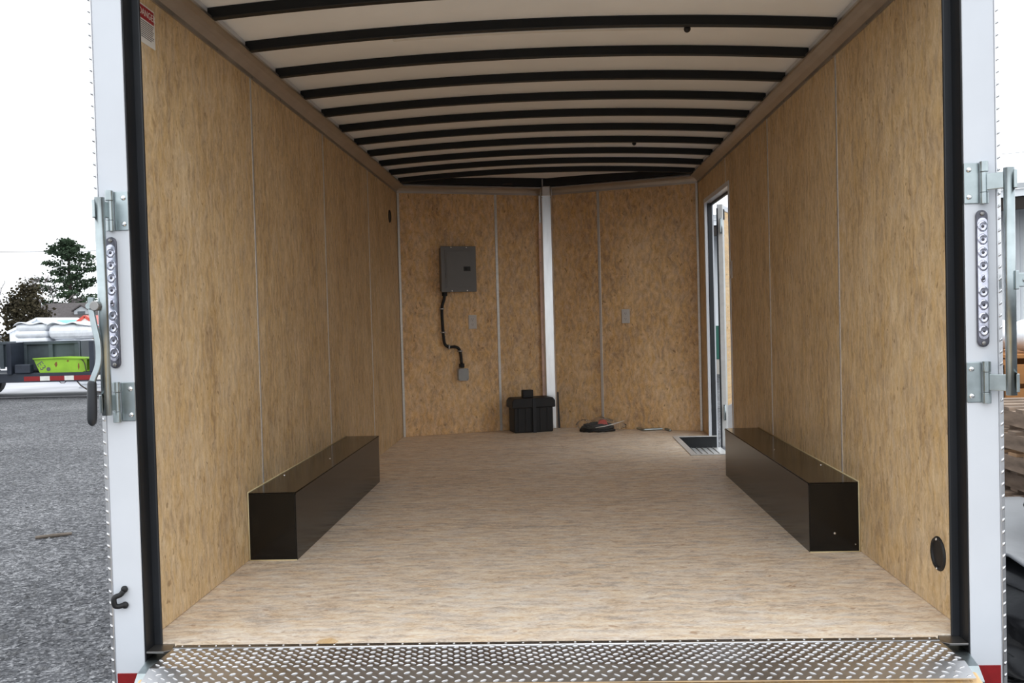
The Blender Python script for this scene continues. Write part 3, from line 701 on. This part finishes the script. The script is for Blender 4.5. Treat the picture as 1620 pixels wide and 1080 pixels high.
def tail_light(s_, label, xc):
    t = thing('tail_light', label, 'tail light', (xc, YR, 1.030), 0, 'clear tail lights on the rear posts')
    H, R_ = .192, .0165
    def capsule(r_, h_, n=10): return [(r_*math.cos(PI*i/n), h_-r_+r_*math.sin(PI*i/n)) for i in range(n+1)]+[(r_*math.cos(PI+PI*i/n), -h_+r_+r_*math.sin(PI+PI*i/n)) for i in range(n+1)]
    b = MB(); b.prism(capsule(R_, H), -.009, 0, 1); b.build('base', M['lampbase'], t, .003)
    b = MB(); b.prism(capsule(R_-.0025, H-.022), -.0105, -.0091, 1); b.build('reflector_tray', M['led'], t)
    for i in range(9):
        z = (i-4)*.0365
        if i == 4: z = 0
        b = MB(); n = 14; rr_ = .0140 if i != 4 else .007
        for a, yy in ((1, -.0106), (.92, -.0122), (.7, -.0128), (.42, -.0122), (.0, -.0118)):
            for j in range(n): b.v.append((rr_*a*math.cos(2*PI*j/n), yy, z+rr_*a*math.sin(2*PI*j/n)*(1.15 if i != 4 else 1.6)))
        for k in range(4):
            for j in range(n): b.f.append((k*n+j, k*n+(j+1) % n, (k+1)*n+(j+1) % n, (k+1)*n+j))
        o_ = b.build('led_lens', M['led'], t)
        b = MB(); b.ball((0, -.0125, z), .0045, .0028, .005, 10, 6); b.build('diode', M['lampbase'], o_, smooth=True)
    for z in (-H+.011, H-.011): screw(t, (0, -.009, z), (0, -1, 0), .006, 'steel')
    return t
tail_light(-1, 'clear oval tail light strip on the left rear post', -1.249); tail_light(1, 'clear oval tail light strip on the right rear post', 1.241)
# black hook on the left post
hk = thing('door_hook', 'small black hook screwed low on the left rear post', 'hook', (-1.248, YR, .160))
b = MB(); b.tube(smooth_path([(-.002, -.006, -.020), (-.012, -.014, -.022), (-.022, -.020, -.018), (-.024, -.022, .000), (-.020, -.020, .008), (-.008, -.014, .012), (.0, -.010, .022)], 3), .0078, 8); b.build('loop', M['plastic'], hk, smooth=True)
for z in (-.021, .026): b = MB(); b.ball((.001, -.006, z), .0105, .008, .0105); b.build('bolt_head', M['plastic'], hk, smooth=True)

# ================================================================== the yard
b = MB(); b.box(-220, 220, -60, 320, GZ-.3, GZ); gr = struct(b.build('floor_yard', M['gravel']), 'dark grey gravel of the yard', 'ground')
b = MB(); b.prism([(-80, 21.6), (-4, 20.4), (-4, 70), (-80, 70)], GZ+.002, GZ+.012); tag(b.build('concrete_apron', M['pale_ground']), 'pale concrete strip behind the grey trailer', 'pavement', kind='structure')
b = MB(); b.tube([(-3.74, 6.53, GZ+.012), (-3.63, 6.58, GZ+.014), (-3.53, 6.64, GZ+.013)], [.012, .014, .011], 6); tag(b.build('wood_stake', M['stake']), 'weathered wooden stake lying on the gravel at left', 'stake')

# loose stones on the nearest gravel
st = MB(); random.seed(21)
for _ in range(2600):
    y = 3.2+9*random.random()**1.5; x = -random.uniform(.42, .68)*y*1.02-.1; q = random.uniform(.006, .016)*(1 if random.random() > .03 else 2.2)
    c = [(q*random.uniform(.7, 1.4), 0, 0), (0, q*random.uniform(.7, 1.4), 0), (-q*random.uniform(.7, 1.4), 0, 0), (0, -q*random.uniform(.7, 1.4), 0)]
    a = random.uniform(0, 6); ca, sa = math.cos(a), math.sin(a)
    st.add([(x+p[0]*ca-p[1]*sa, y+p[0]*sa+p[1]*ca, GZ+.001) for p in c]+[(x+random.uniform(-.4, .4)*q, y+random.uniform(-.4, .4)*q, GZ+q*.9)], [(0, 1, 4), (1, 2, 4), (2, 3, 4), (3, 0, 4)])
tag(st.build('loose_stones', M['stones']), 'loose grey stones scattered on the gravel at left', 'gravel', kind='stuff')
# grey dump trailer with load, left
TY = 20.0
ut = thing('dump_trailer', 'dark grey dump trailer with red and white reflective tape along its rail', 'trailer', (0, TY, 0))
b = MB(); b.box(-14.5, -9.6, -.05, .05, -.18, .02); b.build('side_rail', M['railnavy'], ut, .01)
b = MB(); b.box(-14.5, -9.6, 1.8, 1.9, -.18, .02); b.build('side_rail', M['railnavy'], ut, .01)
b = MB(); b.box(-14.5, -9.6, .05, 1.8, -.02, .02); b.build('deck', M['railnavy'], ut)
def side(x0, x1, y, name, z1):
    b = MB(); b.box(x0, x1, y-.02, y+.02, .10, z1); o_ = b.build(name, M['tailgrey'], ut)
    n = max(2, int((x1-x0)/.62))
    for i in range(n+1):
        x = x0+(x1-x0)*i/n; b = MB(); b.box(x-.05, x+.05, y-.08, y-.02, .06, z1); b.build('side_post', M['tailgrey'], ut, .006)
    b = MB(); b.box(x0-.03, x1+.03, y-.09, y+.03, z1-.02, z1+.05); b.build('top_rail', M['tailgrey'], ut, .008)
side(-11.86, -10.66, .50, 'side_panel', .66); side(-14.4, -12.10, -.25, 'side_panel', .66); side(-14.4, -10.66, 1.75, 'side_panel', .66)
b = MB(); b.box(-11.97, -11.87, -.10, .55, .0, .70); b.build('corner_post', M['railnavy'], ut, .01)
b = MB(); b.box(-10.70, -10.62, .54, 1.75, .10, .70); b.build('tailgate', M['tailgrey'], ut, .01)
b = MB(); b.box(-11.8, -11.45, -.10, .06, .02, .22); b.build('fender_box', M['railnavy'], ut, .02)
for i, (a, c, mm) in enumerate(((-11.62, -11.26, 'red'), (-11.26, -11.04, 'tapewhite'), (-11.04, -10.71, 'red'), (-10.71, -10.50, 'tapewhite'), (-10.50, -10.10, 'red'), (-10.10, -9.9, 'tapewhite'), (-9.9, -9.62, 'red'))):
    b = MB(); b.box(a, c, -.054, -.051, -.15, -.05); b.build('reflective_tape', M[mm], ut)
for x in (-13.4, -14.2):
    for y in (.25, 1.6):
        b = MB(); b.cyl((x, y-.11, GZ+.33), (x, y+.11, GZ+.33), .33, 20); wh = b.build('tyre', M['rubber'], ut, .03)
        b = MB(); b.cyl((x, y-.12, GZ+.33), (x, y+.12, GZ+.33), .18, 16); b.build('wheel_rim', M['tailgrey'], wh)
b = MB(); b.box(-10.14, -10.03, -.06, .06, .02, .70); b.build('stake_post', M['railnavy'], ut, .01)
b = MB(); b.tube([(-10.45, -.02, -.17), (-10.36, -.04, -.27), (-10.22, -.05, -.36), (-10.05, -.05, -.41), (-9.9, -.05, -.43)], .014, 6); b.build('chain', M['chain'], ut, smooth=True)
b = MB(); b.tube([(-10.86, -.02, -.16), (-10.80, -.04, -.21), (-10.72, -.04, -.21), (-10.68, -.02, -.16)], .008, 6); b.build('cable_loop', M['chain'], ut, smooth=True)
# lime green bucket on the rail deck
gb = thing('green_bucket', 'lime green steel bucket on the trailer rail', 'bucket', (0, TY+.02, .0))
b = MB(); b.prism([(-11.44, .345), (-11.30, .02), (-10.34, .02), (-10.25, .05), (-10.24, .33), (-10.82, .36)], .0, .03, 1); b.build('side_plate', M['lime'], gb, .004)
b = MB(); b.prism([(-11.44, .345), (-10.82, .36), (-10.24, .33), (-10.24, .30), (-10.82, .33), (-11.43, .315)], -.03, .42, 1); b.build('rim', M['lime'], gb, .004)
b = MB(); b.prism([(-11.44, .345), (-11.30, .02), (-10.34, .02), (-10.25, .05), (-10.24, .33), (-10.82, .36)], .38, .41, 1); b.build('side_plate', M['lime'], gb, .004)
b = MB(); b.box(-11.28, -10.36, .03, .38, .021, .05); b.build('bottom_plate', M['lime'], gb)
o = link('lettering', text_mesh('E3', .20), gb); o.location = (-11.26, -.002, .17); o.rotation_euler = (PI/2, math.radians(55), 0); o.data.materials.append(M['ink'])
b = MB(); b.cyl((-11.10, -.006, .10), (-11.10, .002, .10), .045, 10); b.build('paint_mark', M['ink'], gb)
b = MB(); b.tube(smooth_path([(-10.42, -.012, .33), (-10.33, -.02, .29), (-10.27, -.03, .21), (-10.25, -.03, .10), (-10.24, -.02, .03)], 3), .010, 6); b.build('rusty_hose', M['chain'], gb, smooth=True)
for x, z, wx, wz in ((-10.93, .20, .035, .07), (-10.66, .27, .025, .03), (-10.42, .15, .02, .09)):
    b = MB(); b.prism([(x-wx, z), (x-wx*.4, z+wz*.6), (x+wx*.7, z+wz*.8), (x+wx, z-wz*.2), (x, z-wz)], -.001, .001, 1); b.build('rust_patch', M['rust'], gb)
# wrapped stacks riding in the dump box
def bag_block(x0, x1, y0, y1, z0, z1, label, rows_=7):
    t = thing('wrapped_stack', label, 'wrapped stack', ((x0+x1)/2, (y0+y1)/2, z0), 0, 'white wrapped stacks in the dump trailer'); hw, hd_ = (x1-x0)/2, (y1-y0)/2
    hz = (z1-z0)/rows_
    for i in range(rows_):
        b = MB(); j = lambda: random.uniform(-.02, .02); b.box(-hw+j(), hw+j(), -hd_+j(), hd_+j(), i*hz+.002, (i+1)*hz+.004); b.build('sack_layer', M['shrink'], t, hz*.42, segs=3)
    b = MB(); nx = 16
    for i in range(nx+1):
        for k in range(5):
            x = -hw*1.02+2.04*hw*i/nx; y = -hd_*1.03+2.06*hd_*k/4; b.v.append((x, y, (z1-z0)+.035+.03*math.sin(i*.55+k*.7)-.05*(abs(2*i/nx-1)**4)))
    b.f = [(i*5+k, (i+1)*5+k, (i+1)*5+k+1, i*5+k+1) for i in range(nx) for k in range(4)]
    o_ = b.build('cover_sheet', M['shrink'], t, smooth=True); s__ = o_.modifiers.new('t', 'SOLIDIFY'); s__.thickness = .02
    return t
bag_block(-12.20, -11.46, .62+TY, 1.65+TY, .03, 1.10, 'white shrink-wrapped sack stack at the left end of the dump trailer load')
bag_block(-11.43, -10.72, .62+TY, 1.65+TY, .03, 1.08, 'white shrink-wrapped sack stack beside the dump trailer tailgate', 3)
# stuff beyond
b = MB(); b.box(-14.3, -12.0, 26.2, 27.6, GZ, .62); o = b.build('tarp_bundle', M['bluetarp'], None, .25, segs=4); tag(o, 'large blue tarp bundle behind the green bucket', 'tarp')
sb = thing('sack_pile', 'white sacks stacked behind the post of the dump trailer', 'sacks', (-11.72, 23.4, GZ))
for i in range(10): b = MB(); q = .1*math.sin(i); b.box(-.35+q*.2, .45+q*.2, -.3, .3, i*.088+.002, i*.088+.09); b.build('sack', M['shrink'], sb, .04, segs=3)
b = MB(); b.tube([(-17.6, 33, .5), (-13, 33, .5)], .30, 16); b.v = [(x, y, .84+(z-.5)*.55) for x, y, z in b.v]; o = b.build('blue_tube', M['skyblue'], None, smooth=False); 
b2 = MB(); b2.box(-17.4, -13.2, 32.9, 33.1, GZ, .69); b2.build('support_wall', M['conc'], o)
tag(o, 'long light blue covered roll behind the blue tarp', 'roll')
b = MB(); b.box(-18.0, -12.4, 31.0, 31.4, .58, .80); b.box(-18, -17.8, 31, 31.4, GZ, .58); b.box(-12.6, -12.4, 31, 31.4, GZ, .58); tag(b.build('timber_rail', M['stake'], None, .02), 'weathered horizontal timber beam below the light blue roll', 'beam')
def shed(name, label, x0, x1, y0, y1, zw, zp, wall, roof, cat='building', ridge='y'):
    t = thing(name, label, cat, ((x0+x1)/2, (y0+y1)/2, GZ)); hw, hd_ = (x1-x0)/2, (y1-y0)/2; zw -= GZ; zp -= GZ
    b = MB()
    if ridge == 'y': b.prism([(-hw, 0), (hw, 0), (hw, zw), (0, zp), (-hw, zw)], -hd_, hd_, 1)
    else: b.prism([(-hd_, 0), (hd_, 0), (hd_, zw), (0, zp), (-hd_, zw)], -hw, hw, 0)
    b.build('wall', wall, t)
    e = .06*hw
    if ridge == 'y':
        for s_ in (-1, 1): b = MB(); b.add([(0, -hd_-e, zp+.02), (s_*(hw+e), -hd_-e, zw-(zp-zw)*e/hw+.02), (s_*(hw+e), hd_+e, zw-(zp-zw)*e/hw+.02), (0, hd_+e, zp+.02)], [(0, 1, 2, 3)]); o_ = b.build('roof_slope', roof, t); q = o_.modifiers.new('t', 'SOLIDIFY'); q.thickness = .12; q.offset = 0
    else:
        for s_ in (-1, 1): b = MB(); b.add([(-hw-e, 0, zp+.02), (-hw-e, s_*(hd_+e), zw-(zp-zw)*e/hd_+.02), (hw+e, s_*(hd_+e), zw-(zp-zw)*e/hd_+.02), (hw+e, 0, zp+.02)], [(0, 1, 2, 3)]); o_ = b.build('roof_slope', roof, t); q = o_.modifiers.new('t', 'SOLIDIFY'); q.thickness = .12; q.offset = 0
    return t, hw, hd_
shed('white_canopy', 'white peaked canopy beyond the wrapped stacks', -28.7, -25.6, 48, 52, .90, 1.56, M['shrink'], M['shrink'], 'canopy')
shed('blue_canopy', 'light blue peaked canopy right of the white canopy', -25.3, -22.6, 45.5, 48, .95, 1.38, M['skyblue'], M['skyblue'], 'canopy', 'x')
shed('red_canopy', 'small red roofed booth beside the house', -21.2, -19.8, 40, 42, 1.0, 1.50, M['tapewhite'], M['redplastic'], 'booth')
h, hw, hd_ = shed('house', 'grey house with a brown shingle roof behind the yard', -42.0, -33.4, 72, 80, 1.75, 3.1, M['siding'], M['roof'], 'house', 'x')
b = MB(); b.prism([(-.6, 2.5), (.6, 2.5), (.6, 3.0), (0, 3.35), (-.6, 3.0)], -hd_+1.0, -hd_+3.0, 1); dm = b.build('dormer', M['siding'], h)
b = MB(); b.prism([(-.75, 2.94), (0, 3.40), (.75, 2.94), (.75, 3.02), (0, 3.50), (-.75, 3.02)], -hd_+.85, -hd_+3.2, 1); b.build('dormer_roof', M['roof'], dm)
b = MB(); b.box(-.3, .3, -hd_+.95, -hd_+1.0, 2.6, 2.95); b.build('dormer_window', M['glassdark'], dm)
for i in range(5):
    x = -4.0+i*2.0; b = MB(); b.box(x-.45, x+.45, -hd_-.04, -hd_, 1.0, 2.3); wn = b.build('window', M['shedwhite'], h); b = MB(); b.box(x-.36, x+.36, -hd_-.05, -hd_-.041, 1.08, 2.22); b.build('pane', M['glassdark'], wn)
# trees
def leaf_cards(b, c, rad, n, size, flat=1.):
    for _ in range(n):
        v = Vector((random.gauss(0, .5), random.gauss(0, .5), random.gauss(0, .5)*flat)); p = Vector(c)+v*rad
        a = Vector((random.gauss(0, 1), random.gauss(0, 1), random.gauss(0, .7))).normalized()*size*random.uniform(.6, 1.3)
        e = a.cross(Vector((random.gauss(0, 1), random.gauss(0, 1), random.gauss(0, 1)))).normalized()*size*.35
        b.add([p-a*.5, p+e, p+a*.5, p-e], [(0, 1, 2, 3)])
def pine(x, y, H, label):
    t = thing('pine_tree', label, 'tree', (x, y, GZ)); tr = MB(); fo = MB()
    tr.tube([(0, 0, 0), (.08, 0, H*.4), (0, .05, H*.75), (.1, 0, H*.98)], [.32, .24, .12, .03], 8)
    nb = 46
    for i in range(nb):
        q = i/nb; z = H*(.14+.84*q); an = i*2.4+random.uniform(-.4, .4)
        ln = H*(.37*(1-q)**.8+.07)*random.uniform(.6, 1.25)*(1.0 if q > .12 else .8)
        e = Vector((math.cos(an)*ln, math.sin(an)*ln, ln*random.uniform(.0, .28)))
        s0 = Vector((0, 0, z)); tr.tube([s0, s0+e*.5+Vector((0, 0, -.1)), s0+e], [.05*(1-q)+.02, .035, .01], 4)
        for k in range(6):
            f_ = .35+.65*k/5
            if random.random() < .16: continue
            leaf_cards(fo, s0+e*f_+Vector((0, 0, .12)), .62*(1.15-.45*f_)+.12, 34, .30, .45)
    tr.build('trunk', M['bark'], t, smooth=True); fo.build('foliage', M['needle'], t, kind='stuff')
pine(-47.6, 90, 10.4, 'tall dark green pine tree behind the house')
def bush(x, y, H, R_, label):
    t = thing('evergreen_bush', label, 'bush', (x, y, GZ)); fo = MB(); tr = MB(); tr.cyl((0, 0, 0), (0, 0, H*.5), .16, 8)
    for i in range(70):
        q = random.random()**.8; rr_ = R_*math.sqrt(max(.03, 1-(abs(q-.35)/.68)**2.2)); an = random.uniform(0, 2*PI); k = random.uniform(.55, .95)
        leaf_cards(fo, (rr_*k*math.cos(an), rr_*k*math.sin(an), .3+q*(H-.5)), .55, 60, .24)
    tr.build('trunk', M['bark'], t, smooth=True); fo.build('foliage', M['yew'], t, kind='stuff')
bush(-34.7, 60, 4.5, 1.35, 'rounded brown-green evergreen bush behind the wrapped stacks')
def bare(x, y, H, label, seed, mat='twig'):
    random.seed(seed); t = thing('bare_tree', label, 'tree', (x, y, GZ), 0, 'bare trees behind the yard'); tr = MB(); tw = MB()
    def grow(p, d_, ln, rad, lev):
        q = p+d_*ln*.5+Vector((random.uniform(-.06, .06), random.uniform(-.06, .06), 0))*ln; e = p+d_*ln
        (tr if lev < 2 else tw).tube([p, q, e], [rad, rad*.85, rad*.65], 5 if lev < 2 else 3)
        rad = max(rad, .026)
        if lev == 5: return
        for _ in range(3 if lev < 4 else 2):
            nd = (d_+Vector((random.gauss(0, .42), random.gauss(0, .42), random.gauss(.12, .25)))).normalized(); grow(e, nd, ln*random.uniform(.6, .82), rad*.6, lev+1)
    grow(Vector((0, 0, 0)), Vector((0, 0, 1)), H*.30, .022*H, 0)
    tr.build('trunk', M['bark'], t, smooth=True); tw.build('twigs', M[mat], t, kind='stuff')
bare(-46.2, 82, 8.0, 'grey bare tree left of the pine', 3); bare(-55.2, 92, 7.6, 'grey bare tree behind the rounded evergreen bush', 5); bare(-44.2, 100, 7.4, 'low bare tree right of the pine near the house', 9)
random.seed(11)
# overhead wires
for i, (p0, p1, rw) in enumerate((((-100, 110, 11.4), (30, 110, 9.6), .045), ((-70, 75, 15.0), (30, 75, 10.6), .014), ((-70, 75, 14.3), (30, 75, 9.9), .014), ((-10, 62, 9.0), (60, 62, 12.9), .016))):
    b = MB(); b.tube([tuple(p0[k]+(p1[k]-p0[k])*j/10 - (.5*4*(j/10)*(1-j/10) if k == 2 else 0) for k in range(3)) for j in range(11)], rw, 4)
    tag(b.build('power_line', M['wire'], None, smooth=True), ['thick overhead wire crossing in front of the pine', 'upper thin overhead wire at far left', 'lower thin overhead wire at far left', 'overhead wire high above the white building'][i], 'wire')

# white and green metal building, right
bx = thing('metal_building', 'white metal building with dark green wainscot beside the trailer', 'building', (3.98, 23.0, GZ), math.atan2(-.63, .776))
b = MB(); b.box(-6, 26, 0, 8, .02, 3.45); b.build('shell', M['siding'], bx)
b = MB(); b.box(-6, 26, -.03, 0, 0, .36); b.build('foundation', M['conc'], bx)
b = MB(); b.box(-6, 26, -.045, 0, .37, 1.18); b.build('wainscot', M['shedgreen'], bx)
b = MB(); b.box(-6, 26, -.035, 0, 1.18, 3.42); b.build('siding', M['shedwhite'], bx)
rb_, rg_ = MB(), MB(); x = -5.9
while x < 26: rb_.box(x, x+.04, -.062, -.035, 1.2, 3.42); rg_.box(x, x+.04, -.07, -.045, .38, 1.17); x += .30
rg_.build('wainscot_ribs', M['shedgreen'], bx, kind='stuff')
rb_.build('siding_ribs', M['shedwhite'], bx, kind='stuff')
b = MB(); b.box(-6.5, 26.5, -1.6, 0, 3.42, 3.50); b.build('soffit', M['soffit'], bx)
b = MB(); b.box(-6.5, 26.5, -1.66, -1.55, 3.22, 3.44); b.build('eave_shadow_beam', M['soffit'], bx)  # near-black beam, its colour stands in for the shadow under the overhang
b = MB(); b.box(-6.5, 26.5, -1.70, -1.60, 3.45, 3.58); b.build('fascia', M['shedwhite'], bx)
b = MB(); b.prism([(-1.75, 3.58), (4, 4.25), (4, 4.35), (-1.75, 3.68)], -6.6, 26.6, 0); b.build('roof', M['siding'], bx)

# pallets and bundles by the right side of the trailer
def pallet(x, y, z, rz, label, mats):
    t = thing('pallet', label, 'pallet', (x, y, z), rz, 'wooden pallets in the stack')
    Lx, Ly = 1.15, 1.0
    for yy in (-Ly/2+.02, 0, Ly/2-.02):
        b = MB(); b.box(-Lx/2, Lx/2, yy-.02, yy+.02, .018, .105); b.build('stringer', M[mats[0]], t)
    for i in range(7):
        xx = -Lx/2+.05+i*(Lx-.1)/6; b = MB(); b.box(xx-.045, xx+.045, -Ly/2, Ly/2, .106, .124); b.build('deck_board', M[mats[1]], t)
    for xx in (-Lx/2+.05, 0, Lx/2-.05):
        b = MB(); b.box(xx-.045, xx+.045, -Ly/2, Ly/2, 0, .017); b.build('bottom_board', M[mats[0]], t)
    return t
ords = ['lowest', 'second lowest', 'third', 'fourth', 'fifth', 'sixth', 'seventh']
for i in range(7):
    pallet(3.25+random.uniform(-.05, .05), 5.75+random.uniform(-.05, .05), GZ+i*.127, PI/2+random.uniform(-.05, .05), f'weathered wooden pallet, {ords[i]} from the ground in the stack' if i < 6 else 'weathered wooden pallet on top of the stack', ('pallet', 'pallet2' if i in (1, 4) else 'pallet'))
cr_ = thing('timber_crate', 'orange-brown timber crate carrying white bags behind the pallets', 'crate', (4.5, 8.4, GZ))
for i in range(5): b = MB(); b.box(-.75, .75, -.55, -.52, .05+i*.2, .21+i*.2); b.build('slat', M['crate'], cr_, .004); b = MB(); b.box(-.75, .75, .52, .55, .05+i*.2, .21+i*.2); b.build('slat', M['crate'], cr_, .004); b = MB(); b.box(-.75, -.72, -.52, .52, .05+i*.2, .21+i*.2); b.build('slat', M['crate'], cr_, .004)
for x in (-.72, .72):
    for y in (-.5, .5): b = MB(); b.box(x-.03, x+.03, y-.03, y+.03, 0, 1.05); b.build('corner_post', M['crate'], cr_)
b = MB(); b.box(-.72, .72, -.52, .52, 1.06, 1.09); b.build('shelf', M['crate'], cr_)
for i in range(6):
    b = MB(); b.ball((0, 0, 0), .19, .17, .13, 16, 10); b.v = [(x*(1+.1*math.sin(14*y+i)), y*(1+.1*math.sin(17*x)), z*(1+.2*math.sin(12*x+9*y+i))) for x, y, z in b.v]
    o = b.build('white_bag', M['shrink'], None, smooth=True, loc=(4.05+.44*(i % 3), 8.15+.46*(i//3), GZ+1.09+.148)); tag(o, f'crumpled white bag on top of the timber crate, {["front left", "front middle", "front right", "back left", "back middle", "back right"][i]}', 'bag', 'white bags on the timber crate')
# black wrapped bundle with grey tarp on top
bw = MB(); n = 14
bb_ = thing('wrapped_bundle', 'black plastic wrapped bundle under a grey tarp beside the right post', 'bundle', (2.56, 4.30, GZ))
random.seed(4)
b = MB(); nx, nz = 40, 10
for k in range(nz+1):
    z = .40*k/nz
    for i in range(nx):
        a = 2*PI*i/nx; c, s_ = math.cos(a), math.sin(a); sq = 1/max(abs(c), abs(s_))**.85
        r_ = 1+.06*math.sin(5*a+k*1.3)+.05*math.sin(11*a-k*2.1)+random.uniform(-.025, .025); b.v.append((.72*c*sq*r_, .68*s_*sq*r_, z))
b.f = [(k*nx+i, k*nx+(i+1) % nx, (k+1)*nx+(i+1) % nx, (k+1)*nx+i) for k in range(nz) for i in range(nx)]+[tuple(nz*nx+i for i in range(nx))]
b.build('black_wrap', M['blackwrap'], bb_, smooth=True)
b = MB(); g = 12
for i in range(g+1):
    for j in range(g+1):
        x, y = -.70+1.40*i/g, -.66+1.32*j/g; b.v.append((x, y, .415+.05*math.sin(3*x+4*y)+.03*math.sin(9*x-5*y)+random.uniform(0, .012)))
b.f = [(i*(g+1)+j, (i+1)*(g+1)+j, (i+1)*(g+1)+j+1, i*(g+1)+j+1) for i in range(g) for j in range(g)]
o_ = b.build('grey_tarp', M['slate'], bb_, smooth=True); q = o_.modifiers.new('t', 'SOLIDIFY'); q.thickness = .012; q.offset = 1
b = MB(); b.ball((0, 0, .10), .22, .17, .10, 18, 10); b.v = [(x*(1+.12*math.sin(20*y)), y, z) for x, y, z in b.v]
o = b.build('black_sack', M['blackwrap'], None, smooth=True, loc=(2.42, 4.35, GZ+.475)); tag(o, 'small black sack lying on the grey tarp', 'sack')
